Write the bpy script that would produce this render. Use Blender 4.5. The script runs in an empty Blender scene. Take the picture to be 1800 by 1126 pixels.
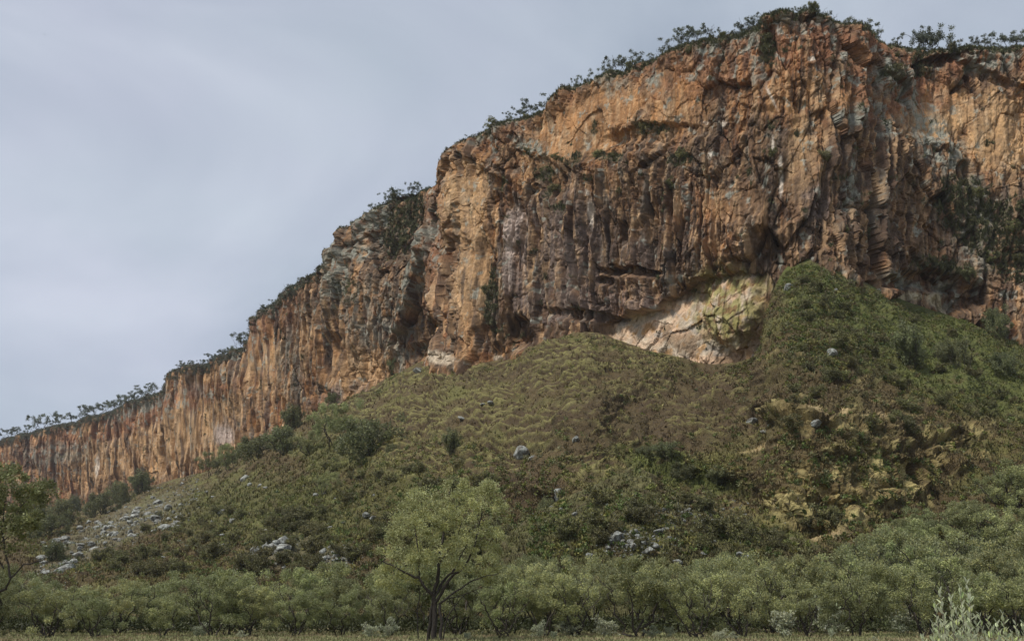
import bpy, math, random
import numpy as np
from mathutils import Vector
random.seed(7)
RNG = np.random.default_rng(11)
C = bpy.context.scene.collection
scene = bpy.context.scene

# ------------------------------------------------------------------ camera, sky, sun, exposure
F = 1750.0; PITCH = math.radians(15.9); CAM_Z = 1.7
cam_data = bpy.data.cameras.new('camera'); cam = bpy.data.objects.new('camera', cam_data); C.objects.link(cam)
cam.location = (0, 0, CAM_Z); cam.rotation_euler = (math.radians(90) + PITCH, 0, 0)
cam_data.sensor_width = 36; cam_data.lens = F / 1800 * 36
cam_data.clip_start = 0.1; cam_data.clip_end = 12000
scene.camera = cam

SUN_EL, SUN_AZ = math.radians(60), math.radians(-120)      # azimuth from +Y, clockwise: behind-left of the camera
sun_dir = Vector((math.sin(SUN_AZ) * math.cos(SUN_EL), math.cos(SUN_AZ) * math.cos(SUN_EL), math.sin(SUN_EL)))
sd = bpy.data.lights.new('sun', 'SUN'); sd.energy = 1.5; sd.angle = math.radians(10); sd.color = (1, .95, .87)
so = bpy.data.objects.new('sun', sd); C.objects.link(so)
so.rotation_euler = (-sun_dir).to_track_quat('-Z', 'Y').to_euler(); so.location = (0, 0, 300)

world = bpy.data.worlds.new('World'); scene.world = world; world.use_nodes = True
wt = world.node_tree; wn = wt.nodes; wl = wt.links; wn.clear()
def N(t, kind, **kw):
    n = t.nodes.new(kind)
    for k, v in kw.items(): setattr(n, k, v)
    return n
out = N(wt, 'ShaderNodeOutputWorld'); bg = N(wt, 'ShaderNodeBackground')
sky = N(wt, 'ShaderNodeTexSky', sky_type='NISHITA', sun_disc=False, sun_elevation=SUN_EL, sun_rotation=SUN_AZ)
bg.inputs['Strength'].default_value = 0.1
tc = N(wt, 'ShaderNodeTexCoord'); mp = N(wt, 'ShaderNodeMapping'); mp.inputs['Scale'].default_value = (1, 1, 1.9)
mp.inputs['Rotation'].default_value = (0, 0, math.radians(75))
nz = N(wt, 'ShaderNodeTexNoise'); nz.inputs['Scale'].default_value = 1.7; nz.inputs['Detail'].default_value = 5; nz.inputs['Roughness'].default_value = .48; nz.inputs['Distortion'].default_value = .6
nz2 = N(wt, 'ShaderNodeTexNoise'); nz2.inputs['Scale'].default_value = 2.1; nz2.inputs['Detail'].default_value = 4
cr = N(wt, 'ShaderNodeValToRGB')
e = cr.color_ramp.elements
e[0].position = .34; e[0].color = (1.18, 1.35, 1.66, 1)
e[1].position = .62; e[1].color = (2.34, 2.48, 2.80, 1)
m = cr.color_ramp.elements.new(.47); m.color = (1.72, 1.88, 2.22, 1)
cr2 = N(wt, 'ShaderNodeMixRGB', blend_type='MULTIPLY'); cr2.inputs[0].default_value = 1
tint = N(wt, 'ShaderNodeValToRGB'); te = tint.color_ramp.elements
te[0].position = .38; te[0].color = (.97, 1.0, .98, 1); te[1].position = .62; te[1].color = (1.01, .995, 1.01, 1)
mx = N(wt, 'ShaderNodeMixRGB'); mx.inputs[0].default_value = .93      # share of the sky that the cloud sheet covers
wl.new(tc.outputs['Generated'], mp.inputs['Vector']); wl.new(mp.outputs[0], nz.inputs['Vector']); wl.new(mp.outputs[0], nz2.inputs['Vector'])
wl.new(nz.outputs['Fac'], cr.inputs[0]); wl.new(nz2.outputs['Fac'], tint.inputs[0])
wl.new(cr.outputs[0], cr2.inputs[1]); wl.new(tint.outputs[0], cr2.inputs[2])
wl.new(sky.outputs[0], mx.inputs[1]); wl.new(cr2.outputs[0], mx.inputs[2]); wl.new(mx.outputs[0], bg.inputs['Color']); wl.new(bg.outputs[0], out.inputs[0])

vs = scene.view_settings; vs.view_transform = 'Standard'; vs.look = 'None'; vs.gamma = 1; vs.use_curve_mapping = False
vs.exposure = 1.38
try:
    scene.cycles.max_bounces = 6; scene.cycles.diffuse_bounces = 3; scene.cycles.transmission_bounces = 2; scene.cycles.transparent_max_bounces = 4
except Exception: pass

# ------------------------------------------------------------------ image ray -> world
SP, CP = math.sin(PITCH), math.cos(PITCH)
def P(px, py, D):
    cx = (np.asarray(px, float) - 900) / F; cy = (563 - np.asarray(py, float)) / F
    fy = CP - cy * SP; fz = SP + cy * CP
    return np.stack(np.broadcast_arrays(cx / fy * D, np.asarray(D, float) + 0 * cx, fz / fy * D + CAM_Z), -1)
def slope_ratio(py):
    cy = (563 - np.asarray(py, float)) / F
    return (SP + cy * CP) / (CP - cy * SP)
def y_of_ground(D):                      # image row where flat ground lies at depth D
    r = -CAM_Z / D; cy = (r * CP - SP) / (CP + r * SP)
    return 563 - cy * F

# ------------------------------------------------------------------ noise
PERM = np.tile(RNG.permutation(1024), 3)
GR = RNG.normal(size=(1024, 2)); GR /= np.linalg.norm(GR, axis=1)[:, None]
def noise(x, y, seed=0):
    xi = np.floor(x).astype(np.int64); yi = np.floor(y).astype(np.int64); xf = x - xi; yf = y - yi
    u = xf ** 3 * (xf * (xf * 6 - 15) + 10); v = yf ** 3 * (yf * (yf * 6 - 15) + 10)
    def g(a, b):
        h = PERM[(PERM[(xi + a + seed * 131) & 1023] + yi + b + seed * 57) & 1023]
        return GR[h, 0] * (xf - a) + GR[h, 1] * (yf - b)
    n00, n10, n01, n11 = g(0, 0), g(1, 0), g(0, 1), g(1, 1)
    return ((n00 * (1 - u) + n10 * u) * (1 - v) + (n01 * (1 - u) + n11 * u) * v) * 1.5
def fbm(x, y, o=4, seed=0, gain=.5):
    r = 0; a = 1; t = 0
    for k in range(o):
        r = r + a * noise(x * 2 ** k + 17.3 * k, y * 2 ** k - 9.1 * k, seed + k); t += a; a *= gain
    return r / t
def ridged(x, y, o=3, seed=0):
    r = 0; a = 1; t = 0
    for k in range(o):
        r = r + a * (1 - 2 * np.abs(noise(x * 2 ** k, y * 2 ** k, seed + k))); t += a; a *= .5
    return r / t
def worley(x, y, seed=0):
    xi = np.floor(x).astype(np.int64); yi = np.floor(y).astype(np.int64)
    f1 = np.full(x.shape, 9.); f2 = f1.copy(); idd = np.zeros(x.shape, np.int64); ox = f1 * 0; oy = f1 * 0
    for a in (-1, 0, 1):
        for b in (-1, 0, 1):
            h = PERM[(PERM[(xi + a + seed * 77) & 1023] + yi + b + seed * 31) & 1023]
            jx = (h * 7919 % 1024) / 1024.; jy = (h * 104729 % 1021) / 1021.
            dx = xi + a + jx - x; dy = yi + b + jy - y; d = dx * dx + dy * dy
            near = d < f1
            f2 = np.where(near, f1, np.minimum(f2, d)); idd = np.where(near, h, idd)
            ox = np.where(near, dx, ox); oy = np.where(near, dy, oy); f1 = np.where(near, d, f1)
    return np.sqrt(f1), np.sqrt(f2), idd, ox, oy
def rnd(i, k): return ((i * (k * 2654435 + 40503)) % 1009) / 1009.
def sst(a, b, x):
    t = np.clip((x - a) / (b - a), 0, 1); return t * t * (3 - 2 * t)
def ell(X, Y, cx, cy, rx, ry, ang=0, w=None, soft=.5):
    a = math.radians(ang); dx = X - cx; dy = Y - cy
    u = (dx * math.cos(a) + dy * math.sin(a)) / rx; v = (-dx * math.sin(a) + dy * math.cos(a)) / ry
    d = np.sqrt(u * u + v * v)
    if w is not None: d = d + w
    return 1 - sst(1 - soft, 1 + soft, d)
def paint(X, Y, lst, w, soft=.4):
    m = np.zeros(X.shape)
    for p in lst:
        x, y, rx, ry = p[:4]; ang = p[4] if len(p) > 4 else 0; s = p[5] if len(p) > 5 else 1
        m = np.maximum(m, s * ell(X, Y, x, y, rx, ry, ang, w, soft))
    return m
def mixc(c, col, m): return c * (1 - m[..., None]) + np.array(col) * m[..., None]

# ------------------------------------------------------------------ mesh helpers
def mesh_np(name, V, faces, cols=None, smooth=False, mat=None, attr='Col'):
    """faces: (n,k) int array"""
    V = np.ascontiguousarray(V, np.float32).reshape(-1, 3); faces = np.ascontiguousarray(faces, np.int32); n, k = faces.shape
    me = bpy.data.meshes.new(name); me.vertices.add(len(V)); me.vertices.foreach_set('co', V.ravel())
    me.loops.add(n * k); me.loops.foreach_set('vertex_index', faces.ravel())
    me.polygons.add(n); me.polygons.foreach_set('loop_start', np.arange(0, n * k, k, dtype=np.int32))
    if hasattr(me.polygons[0], 'use_smooth'): me.polygons.foreach_set('use_smooth', np.full(n, smooth))
    me.update(calc_edges=True)
    if cols is not None:
        a = me.color_attributes.new(attr, 'FLOAT_COLOR', 'POINT')
        cc = np.ones((len(V), 4), np.float32); cc[:, :3] = np.asarray(cols).reshape(-1, 3); a.data.foreach_set('color', cc.ravel())
    if mat: me.materials.append(mat)
    return me
def link(name, me, parent=None, **props):
    o = bpy.data.objects.new(name, me); C.objects.link(o)
    if parent is not None: o.parent = parent
    for k, v in props.items(): o[k] = v
    return o
def grid_faces(r, c):
    i = np.arange(r * c).reshape(r, c)
    return np.stack([i[:-1, :-1], i[1:, :-1], i[1:, 1:], i[:-1, 1:]], -1).reshape(-1, 4)
def ordinal(n):
    w = ['first', 'second', 'third', 'fourth', 'fifth', 'sixth', 'seventh', 'eighth', 'ninth', 'tenth', 'eleventh', 'twelfth', 'thirteenth', 'fourteenth', 'fifteenth', 'sixteenth', 'seventeenth', 'eighteenth', 'nineteenth']
    t = {2: 'twent', 3: 'thirt', 4: 'fort', 5: 'fift', 6: 'sixt', 7: 'sevent', 8: 'eight', 9: 'ninet'}
    if n >= 100: return 'hundredth' if n == 100 else 'hundred and ' + ordinal(n - 100)
    if n <= 19: return w[n - 1]
    if n % 10 == 0: return t[n // 10] + 'ieth'
    return t[n // 10] + 'y-' + w[n % 10 - 1]

# ------------------------------------------------------------------ materials
def mat_attr(name, rough=.9, n1=(1.2, .22), n2=(6., .18), bump=.5, bscale=2.2, stretch=(1, 1, 1), spec=.25):
    m = bpy.data.materials.new(name); m.use_nodes = True; t = m.node_tree; b = t.nodes['Principled BSDF']
    b.inputs['Roughness'].default_value = rough; b.inputs['Specular IOR Level'].default_value = spec
    at = N(t, 'ShaderNodeAttribute', attribute_name='Col'); tc = N(t, 'ShaderNodeTexCoord'); mp = N(t, 'ShaderNodeMapping'); mp.inputs['Scale'].default_value = stretch
    t.links.new(tc.outputs['Object'], mp.inputs['Vector'])
    cur = at.outputs['Color']
    for (sc, amt) in (n1, n2):
        nn = N(t, 'ShaderNodeTexNoise'); nn.inputs['Scale'].default_value = sc; nn.inputs['Detail'].default_value = 6; nn.inputs['Roughness'].default_value = .65
        t.links.new(mp.outputs[0], nn.inputs['Vector'])
        r = N(t, 'ShaderNodeMapRange'); r.inputs['From Min'].default_value = .3; r.inputs['From Max'].default_value = .7
        r.inputs['To Min'].default_value = 1 - amt * 1.3; r.inputs['To Max'].default_value = 1 + amt * 1.3
        t.links.new(nn.outputs['Fac'], r.inputs['Value'])
        mm = N(t, 'ShaderNodeVectorMath', operation='SCALE'); t.links.new(cur, mm.inputs[0]); t.links.new(r.outputs[0], mm.inputs['Scale']); cur = mm.outputs[0]
    t.links.new(cur, b.inputs['Base Color'])
    nb = N(t, 'ShaderNodeTexNoise'); nb.inputs['Scale'].default_value = bscale; nb.inputs['Detail'].default_value = 8; nb.inputs['Roughness'].default_value = .7
    t.links.new(mp.outputs[0], nb.inputs['Vector'])
    bp = N(t, 'ShaderNodeBump'); bp.inputs['Strength'].default_value = bump; bp.inputs['Distance'].default_value = .5
    t.links.new(nb.outputs['Fac'], bp.inputs['Height']); t.links.new(bp.outputs[0], b.inputs['Normal'])
    return m
M_ROCK = mat_attr('cliff_rock', .92, (.5, .2), (2.6, .22), .75, 1.3, (1, 1, .45))
M_SLOPE = mat_attr('slope_turf', .95, (1.1, .25), (5, .25), .8, 3.0)
M_GROUND = mat_attr('plain_turf', .95, (.35, .3), (3.5, .25), .5, 4.0)

def mat_leaf(name, col, back=None, var=.35, trans=.28, rough=.55):
    m = bpy.data.materials.new(name); m.use_nodes = True; t = m.node_tree; t.nodes.clear()
    o = N(t, 'ShaderNodeOutputMaterial'); pb = N(t, 'ShaderNodeBsdfPrincipled'); pb.inputs['Roughness'].default_value = rough; pb.inputs['Specular IOR Level'].default_value = .3
    tr = N(t, 'ShaderNodeBsdfTranslucent'); mix = N(t, 'ShaderNodeMixShader'); mix.inputs[0].default_value = trans
    at = N(t, 'ShaderNodeAttribute', attribute_name='Col'); oi = N(t, 'ShaderNodeObjectInfo')
    base = N(t, 'ShaderNodeMixRGB', blend_type='MULTIPLY'); base.inputs[0].default_value = 1; base.inputs[1].default_value = (*col, 1)
    t.links.new(at.outputs['Color'], base.inputs[2])
    hs = N(t, 'ShaderNodeHueSaturation')
    r1 = N(t, 'ShaderNodeMapRange'); r1.inputs['To Min'].default_value = 1 - var; r1.inputs['To Max'].default_value = 1 + var
    r2 = N(t, 'ShaderNodeMapRange'); r2.inputs['To Min'].default_value = .475; r2.inputs['To Max'].default_value = .52
    fr = N(t, 'ShaderNodeMath', operation='FRACT'); ml = N(t, 'ShaderNodeMath', operation='MULTIPLY'); ml.inputs[1].default_value = 17.31
    t.links.new(oi.outputs['Random'], ml.inputs[0]); t.links.new(ml.outputs[0], fr.inputs[0])
    t.links.new(oi.outputs['Random'], r1.inputs['Value']); t.links.new(fr.outputs[0], r2.inputs['Value'])
    t.links.new(r1.outputs[0], hs.inputs['Value']); t.links.new(r2.outputs[0], hs.inputs['Hue']); t.links.new(base.outputs[0], hs.inputs['Color'])
    c = hs.outputs[0]
    if back:
        ge = N(t, 'ShaderNodeNewGeometry'); mb = N(t, 'ShaderNodeMixRGB'); mb.inputs[2].default_value = (*back, 1)
        t.links.new(ge.outputs['Backfacing'], mb.inputs[0]); t.links.new(c, mb.inputs[1]); c = mb.outputs[0]
    t.links.new(c, pb.inputs['Base Color']); t.links.new(c, tr.inputs['Color'])
    t.links.new(pb.outputs[0], mix.inputs[1]); t.links.new(tr.outputs[0], mix.inputs[2]); t.links.new(mix.outputs[0], o.inputs[0])
    return m
def mat_bark(name, col):
    m = bpy.data.materials.new(name); m.use_nodes = True; t = m.node_tree; b = t.nodes['Principled BSDF']; b.inputs['Roughness'].default_value = .9
    nn = N(t, 'ShaderNodeTexNoise'); nn.inputs['Scale'].default_value = 9; nn.inputs['Detail'].default_value = 5; tc = N(t, 'ShaderNodeTexCoord'); mp = N(t, 'ShaderNodeMapping'); mp.inputs['Scale'].default_value = (3, 3, .6)
    r = N(t, 'ShaderNodeValToRGB'); r.color_ramp.elements[0].color = (*[c * .55 for c in col], 1); r.color_ramp.elements[1].color = (*[c * 1.4 for c in col], 1)
    r.color_ramp.elements[0].position = .35; r.color_ramp.elements[1].position = .65
    t.links.new(tc.outputs['Object'], mp.inputs[0]); t.links.new(mp.outputs[0], nn.inputs['Vector']); t.links.new(nn.outputs['Fac'], r.inputs[0]); t.links.new(r.outputs[0], b.inputs['Base Color'])
    bp = N(t, 'ShaderNodeBump'); bp.inputs['Strength'].default_value = .6; bp.inputs['Distance'].default_value = .03; t.links.new(nn.outputs['Fac'], bp.inputs['Height']); t.links.new(bp.outputs[0], b.inputs['Normal'])
    return m
M_OLIVE = mat_leaf('olive_leaves', (.25, .275, .115), (.275, .295, .165))
M_DARKLEAF = mat_leaf('dark_leaves', (.135, .148, .066), (.165, .178, .10))
M_YELLOWLEAF = mat_leaf('yellow_green_leaves', (.165, .17, .07), (.20, .205, .10))
M_SILVER = mat_leaf('silver_leaves', (.30, .33, .21), (.42, .44, .34), .2)
M_RIMLEAF = mat_leaf('rim_leaves', (.11, .13, .09), (.15, .17, .13))
M_BRACKEN = mat_leaf('low_scrub_leaves', (.14, .14, .055), (.15, .145, .08), .45)
M_GRASSB = mat_leaf('grass_blades', (.17, .16, .07), None, .2)
M_BARK = mat_bark('dark_bark', (.045, .036, .028)); M_PALEBARK = mat_bark('grey_bark', (.13, .11, .085))

# ------------------------------------------------------------------ terrain profile taken from the photograph's outlines
RIM = np.array([(-420, 905), (-150, 828), (0, 773), (60, 757), (130, 742), (200, 722), (240, 704), (285, 690), (298, 675), (306, 650), (380, 633), (425, 612), (440, 600), (449, 565), (510, 507), (560, 480), (585, 458), (600, 420), (640, 368), (660, 350), (720, 335), (770, 318), (788, 300), (797, 262), (830, 228), (870, 207), (930, 195), (965, 182), (1000, 150), (1050, 130), (1110, 108), (1160, 82), (1200, 65), (1250, 50), (1290, 38), (1340, 18), (1400, 8), (1430, 6), (1470, 16), (1500, 30), (1530, 48), (1560, 62), (1620, 76), (1700, 74), (1800, 70), (2000, 60), (2350, 110)])
FOOT = np.array([(-420, 930), (-150, 905), (0, 900), (100, 890), (160, 885), (220, 865), (300, 842), (370, 825), (440, 772), (490, 748), (560, 718), (620, 692), (680, 665), (740, 634), (800, 642), (870, 634), (900, 626), (950, 600), (1010, 582), (1050, 584), (1080, 596), (1150, 618), (1250, 640), (1300, 636), (1325, 628), (1345, 590), (1352, 520), (1380, 468), (1420, 452), (1460, 468), (1500, 487), (1560, 517), (1640, 545), (1700, 565), (1760, 592), (1800, 602), (2000, 640), (2350, 660)])
TOE_D = np.array([(-420, 150), (0, 112), (600, 104), (900, 92), (1200, 86), (1500, 84), (1800, 84), (2350, 90)])
xs = np.concatenate([np.arange(-420, -60, 7.), np.arange(-60, 800, .85), np.arange(800, 1860, 1.35), np.arange(1860, 2350, 7.)])
txs = np.concatenate([np.arange(-420, -60, 8.), np.arange(-60, 1860, 1.6), np.arange(1860, 2350, 8.)])
NC = len(xs)
H_RIM = 125.0
def gsmooth_interp(tab, x, sig):
    r = 0; W = 0
    for k in np.linspace(-2, 2, 9):
        w = math.exp(-k * k / 2); r = r + w * np.interp(x + k * sig, tab[:, 0], tab[:, 1]); W += w
    return r / W
sig = np.interp(xs, [0, 500, 900], [45, 28, 20])
rimS = gsmooth_interp(RIM, xs, sig)
Drim = (H_RIM - CAM_Z) / slope_ratio(rimS)
y_rim = np.interp(xs, RIM[:, 0], RIM[:, 1]) + 3.5 * fbm(xs / 16, xs * 0 + 3.3, 3, 5) + 2.0 * fbm(xs / 4, xs * 0 + 8.3, 2, 6)
y_foot = np.interp(xs, FOOT[:, 0], FOOT[:, 1]) + 9 * fbm(xs / 18, xs * 0 + 1.7, 4, 9, .6)
# plan path, tangent, outward normal
path = P(xs, rimS, Drim)[:, :2]
pt = np.gradient(path, axis=0)
ksz = 81; ker = np.hanning(ksz); ker /= ker.sum()
ptp = np.pad(pt / np.linalg.norm(pt, axis=1)[:, None], ((ksz // 2, ksz // 2), (0, 0)), 'edge')
tan = np.stack([np.convolve(ptp[:, k], ker, 'valid') for k in (0, 1)], 1); tan /= np.linalg.norm(tan, axis=1)[:, None]
nrm = np.stack([tan[:, 1], -tan[:, 0]], 1)
view = path / np.linalg.norm(path, axis=1)[:, None]
flip = np.sign(-(nrm * view).sum(1)); nrm *= flip[:, None]; bl = np.interp(xs, [500, 900], [.5, 0])[:, None]; nrm = nrm * (1 - bl) - view * bl; nrm /= np.linalg.norm(nrm, axis=1)[:, None]
s_col = np.concatenate([[0], np.cumsum(np.linalg.norm(np.diff(path, axis=0), axis=1))])
graz = np.clip(-(nrm * view).sum(1), .3, 1)
Dfoot = Drim - 9.0 / graz
Dfoot = np.convolve(np.pad(Dfoot, (20, 20), 'edge'), np.hanning(43)[1:-1] / np.hanning(43).sum(), 'valid')
ds_col = np.gradient(s_col) / np.gradient(xs) * 1.0
ds_s = np.convolve(np.pad(ds_col, (60, 60), 'edge'), np.hanning(123)[1:-1] / np.hanning(123).sum(), 'valid')
fac = np.clip(.42 / ds_s, .28, 1); q_col = np.cumsum(np.gradient(s_col) * fac); facz = np.clip(230 / Drim, .42, 1)
yf_smooth = gsmooth_interp(FOOT, xs, 6.)

# ------------------------------------------------------------------ the cliff
NRW = 340
v = np.concatenate([np.linspace(0, 1, NRW - 14), 1 + np.linspace(.01, .16, 14)])[:, None]
Rp = P(xs, y_rim, Drim)[None]; Fp = P(xs, y_foot, Dfoot)[None]
PY = y_rim[None] + (y_foot - y_rim)[None] * v; PX = np.repeat(xs[None], NRW, 0)
base = Rp + (Fp - Rp) * v[..., None]
S = np.repeat(s_col[None], NRW, 0)
Z = base[..., 2]
SQ = q_col[None] + (S - s_col[None]) * fac[None]; ZQ = (Z - 90) * facz[None] + 90
w2 = .55 * fbm(PX / 26, PY / 26, 4, 21)          # wandering border for painted outlines
w3 = .45 * fbm(PX / 9, PY / 12, 3, 31)
wsm = .3 * fbm(PX / 10, PY / 10, 3, 41)
# zones, in the photograph's own pixels
flute = paint(PX, PY, [(1060, 420, 230, 110), (960, 520, 170, 90), (330, 740, 300, 110, -14), (540, 610, 150, 110, -20), (1500, 260, 90, 120, 0, .6), (1200, 420, 90, 80)], w2)
smooth_ = paint(PX, PY, [(826, 375, 32, 60), (1300, 382, 45, 32), (1402, 300, 26, 75), (1650, 215, 45, 80, 70), (1740, 250, 45, 60), (840, 500, 28, 60), (1060, 210, 90, 40, -25), (1010, 255, 80, 40), (1200, 590, 60, 30, 30), (470, 640, 28, 50), (350, 745, 50, 60), (1180, 190, 50, 50)], w2 * .7)
swirl = paint(PX, PY, [(1545, 440, 110, 65), (1345, 440, 50, 45), (1740, 510, 90, 40), (620, 490, 60, 60), (650, 430, 60, 60)], w2)
L = SQ + 2.5 * fbm(SQ / 14, ZQ / 14, 3, 51); ZZ = ZQ + 2.5 * fbm(SQ / 12, ZQ / 12, 3, 52)
d = 3.8 * fbm(S / 45, Z / 70, 3, 60)                                   # buttresses and bays
farl = (1 - sst(480, 760, PX))
d += 1.6 * ridged(S / 15 + .3 * fbm(S / 20, Z / 30, 2, 66), Z / 110, 3, 61) * (.7 + .5 * flute + .5 * farl)
d += farl * 2.6 * np.abs(noise(S / 11 + 1.5 * fbm(S / 45, Z / 60, 3, 67), Z / 70, 68)) + farl * 1.5 * np.abs(noise(S / 5 + 1.2 * fbm(S / 30, Z / 25, 2, 70), Z / 35, 69)) + farl * 2.2 * fbm(S / 22, Z / 22, 3, 65)
farz = 1 - .1 * farl
# blocks with flat, tilted faces
for (cx_, cz_, amp, til, sd_) in ((8, 16, 2.2, .12, 3), (3.4, 6.4, 1.0, .16, 4), (1.3, 2.3, .42, .2, 5)):
    f1, f2, idd, ox, oy = worley(L / cx_, ZZ / cz_, sd_)
    k = amp * (1 - .72 * flute) * (1 - .75 * smooth_) * farz
    d += k * ((rnd(idd, 3) - .5) * 1.5 + (rnd(idd, 5) - .5) * ox * cx_ * til + (rnd(idd, 7) - .35) * oy * cz_ * til * .8)
    d -= k * .26 * (1 - sst(0, .14, f2 - f1))
    if sd_ == 3: id_big = idd
    if sd_ == 4: id_mid = idd; crk = 1 - sst(0, .1, f2 - f1)
    if sd_ == 5: id_small = idd
# hanging flutes
fl = np.abs(noise(SQ / 3.3 + .5 * fbm(SQ / 5, ZQ / 24, 2, 71), ZQ / 40, 72)); fl2 = np.abs(noise(SQ / 1.4 + .4 * fbm(SQ / 4, ZQ / 12, 2, 75), ZQ / 18, 73))
d += (flute * .9 + .45) * (1 - .6 * smooth_) * (2.4 * fl + 1.1 * fl2)
f1, f2, idd, ox, oy = worley(SQ / 2.4 + .3 * fbm(SQ / 5, ZQ / 20, 2, 76), ZQ / 17, 9)
d += flute * (1 - .7 * smooth_) * ((rnd(idd, 3) - .5) * 1.3 - .8 * (1 - sst(0, .16, f2 - f1)) + (rnd(idd, 11) - .3) * oy * 17 * .05)
# curved, shattered ribs
sw = ridged((SQ * .5 + ZQ * .9) / 1.9 + 1.5 * fbm(SQ / 12, ZQ / 12, 2, 81), (SQ * .9 - ZQ * .5) / 7, 2, 82)
d += swirl * .55 * sw
d += (1 - .55 * smooth_) * farz * ((1 - .5 * flute) * .6 * fbm(SQ / 2.6, ZQ / 3.6, 4, 90, .6) + .36 * fbm(SQ / .9, ZQ / 1.3, 2, 91, .6) + flute * .8 * fbm(SQ / 1.6, ZQ / 9, 3, 92, .6))
d += smooth_ * .4 * fbm(S / 6, Z / 10, 3, 95)
tuff_top = np.interp(PX, [1040, 1060, 1100, 1150, 1165, 1200, 1225, 1280, 1340, 1365], [572, 570, 562, 552, 540, 524, 508, 502, 492, 470]) + 7 * w3
tuff = sst(1045, 1060, PX) * (1 - sst(1335, 1360, PX)) * sst(-2, 3, PY - tuff_top)
d = d * (1 - .68 * tuff)
# relief seen in the photograph
d_small = d.copy()
ROCKZ = ((490, 970, 62, 26, -.45), (585, 980, 36, 22, 0), (1112, 957, 44, 26, 0), (190, 938, 140, 34, -.5), (1000, 905, 40, 14, 0))
def bump(lst, w=w2 * .5, soft=.35):
    global d
    for (x, y, rx, ry, a, amt) in lst: d = d + amt * ell(PX, PY, x, y, rx, ry, a, w, soft)
bump([(921, 592, 24, 26, -10, -5.), (1115, 494, 48, 8, 4, -3.2), (1072, 507, 12, 7, 0, -2.2), (1352, 452, 28, 26, -20, -1.4), (1285, 420, 42, 70, 0, 2.2), (1290, 552, 46, 58, 8, 1.0),
      (1350, 110, 16, 55, 0, -3.5), (1690, 325, 14, 20, 0, -3), (1650, 112, 55, 9, -15, -3.2), (1730, 140, 70, 9, 30, -2.0), (690, 400, 45, 85, 10, -6), (735, 500, 11, 95, 18, 3.0), (600, 490, 18, 95, 6, 2.6),
      (765, 590, 20, 32, 20, -3.2), (745, 615, 30, 14, -20, -2), (1105, 430, 6, 20, 0, -2.5), (980, 330, 22, 40, -30, -2.2), (1150, 255, 70, 16, -8, -1.6), (1570, 130, 40, 40, 0, 1.6),
      (605, 600, 14, 60, 0, -3), (1470, 350, 40, 40, 0, -1.2), (1640, 500, 60, 14, 10, -2.2), (1560, 503, 40, 9, 5, -2.4), (1690, 530, 40, 20, 0, -3), (1740, 575, 30, 10, -10, -3), (870, 300, 60, 12, 35, 1.5),
      (855, 470, 12, 40, 0, -1.5), (908, 425, 16, 22, 0, 1.4), (420, 755, 12, 40, 0, -1.5), (590, 640, 8, 40, 0, -2.5), (295, 800, 3.5, 38, 0, -4), (1030, 560, 60, 8, 5, -1.8), (800, 330, 14, 90, 0, 2.0)])
tuff_top = np.interp(PX, [1040, 1060, 1100, 1150, 1165, 1200, 1225, 1280, 1340, 1365], [572, 570, 562, 552, 540, 524, 508, 502, 492, 470]) + 7 * w3
tuff = sst(1045, 1060, PX) * (1 - sst(1335, 1360, PX)) * sst(-2, 3, PY - tuff_top)
d -= tuff * 2.6 * (1 - ell(PX, PY, 1290, 552, 48, 60, 8, w2 * .4, .3))
d += tuff * 2.4 * sst(0, 70, PY - tuff_top)
f1t, f2t, idt, oxt, oyt = worley((S + .4 * Z) / 8, (Z - .5 * S) / 4.5, 15)
d += tuff * .5 * (rnd(idt, 3) - .5 + oyt * .3) + tuff * .8 * fbm(S / 5, Z / 4, 4, 16) - tuff * .12 * (1 - sst(0, .1, f2t - f1t))
ledge = np.interp(PX, [1020, 1060, 1150, 1230, 1300], [310, 300, 285, 262, 250])
d += 1.9 * sst(-3, 4, PY - ledge + 8 * w3) * (1 - sst(60, 150, PY - ledge)) * sst(1010, 1050, PX) * (1 - sst(1290, 1320, PX))
d_macro = d - d_small
prof = -4.0 * (1 - sst(0, .07, v)) ** 2
d = d * sst(-.02, .02, v) + prof
d = d * np.interp(xs, [0, 900], [1.25, 1.0])[None]
cl = base.copy(); cl[..., 0] += nrm[None, :, 0] * d; cl[..., 1] += nrm[None, :, 1] * d
cl[..., 2] += .4 * fbm(SQ / 2, ZQ / 2, 2, 97) * sst(0, .03, v)
hd = np.linalg.norm(base[..., :2], axis=-1); cl[..., 2] -= (Z - CAM_Z) * d_macro * graz[None] / hd
CLIFF = cl
# colour
n1 = fbm(SQ / 16, ZQ / 22, 4, 101); n2 = fbm(SQ / 1.9, ZQ / 30, 3, 102, .6); n3 = fbm(SQ / 5, ZQ / 9, 4, 103, .6); n4 = fbm(SQ / 1.1, ZQ / 11, 3, 104, .6)
col = np.empty(cl.shape); col[:] = (.30, .158, .070)
col = mixc(col, (.39, .235, .115), sst(-.15, .35, n3 + .5 * n1))
col = mixc(col, (.20, .09, .045), sst(.0, .35, -n3 + .4 * n1) * .8)
pale = paint(PX, PY, [(828, 385, 38, 85), (840, 520, 36, 80), (1050, 215, 120, 50, -25), (1000, 265, 110, 40, -5), (1405, 300, 30, 80), (1300, 382, 48, 34), (1650, 215, 50, 90, 60), (1745, 250, 50, 90), (470, 640, 35, 60), (380, 730, 60, 90), (300, 780, 60, 70), (180, 800, 60, 60), (1660, 190, 40, 60), (640, 660, 50, 50), (790, 420, 14, 60), (1480, 190, 50, 30), (1780, 290, 30, 50), (545, 560, 40, 70, 0, .6), (1190, 190, 60, 70, 0, .6)], w2)
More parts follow.
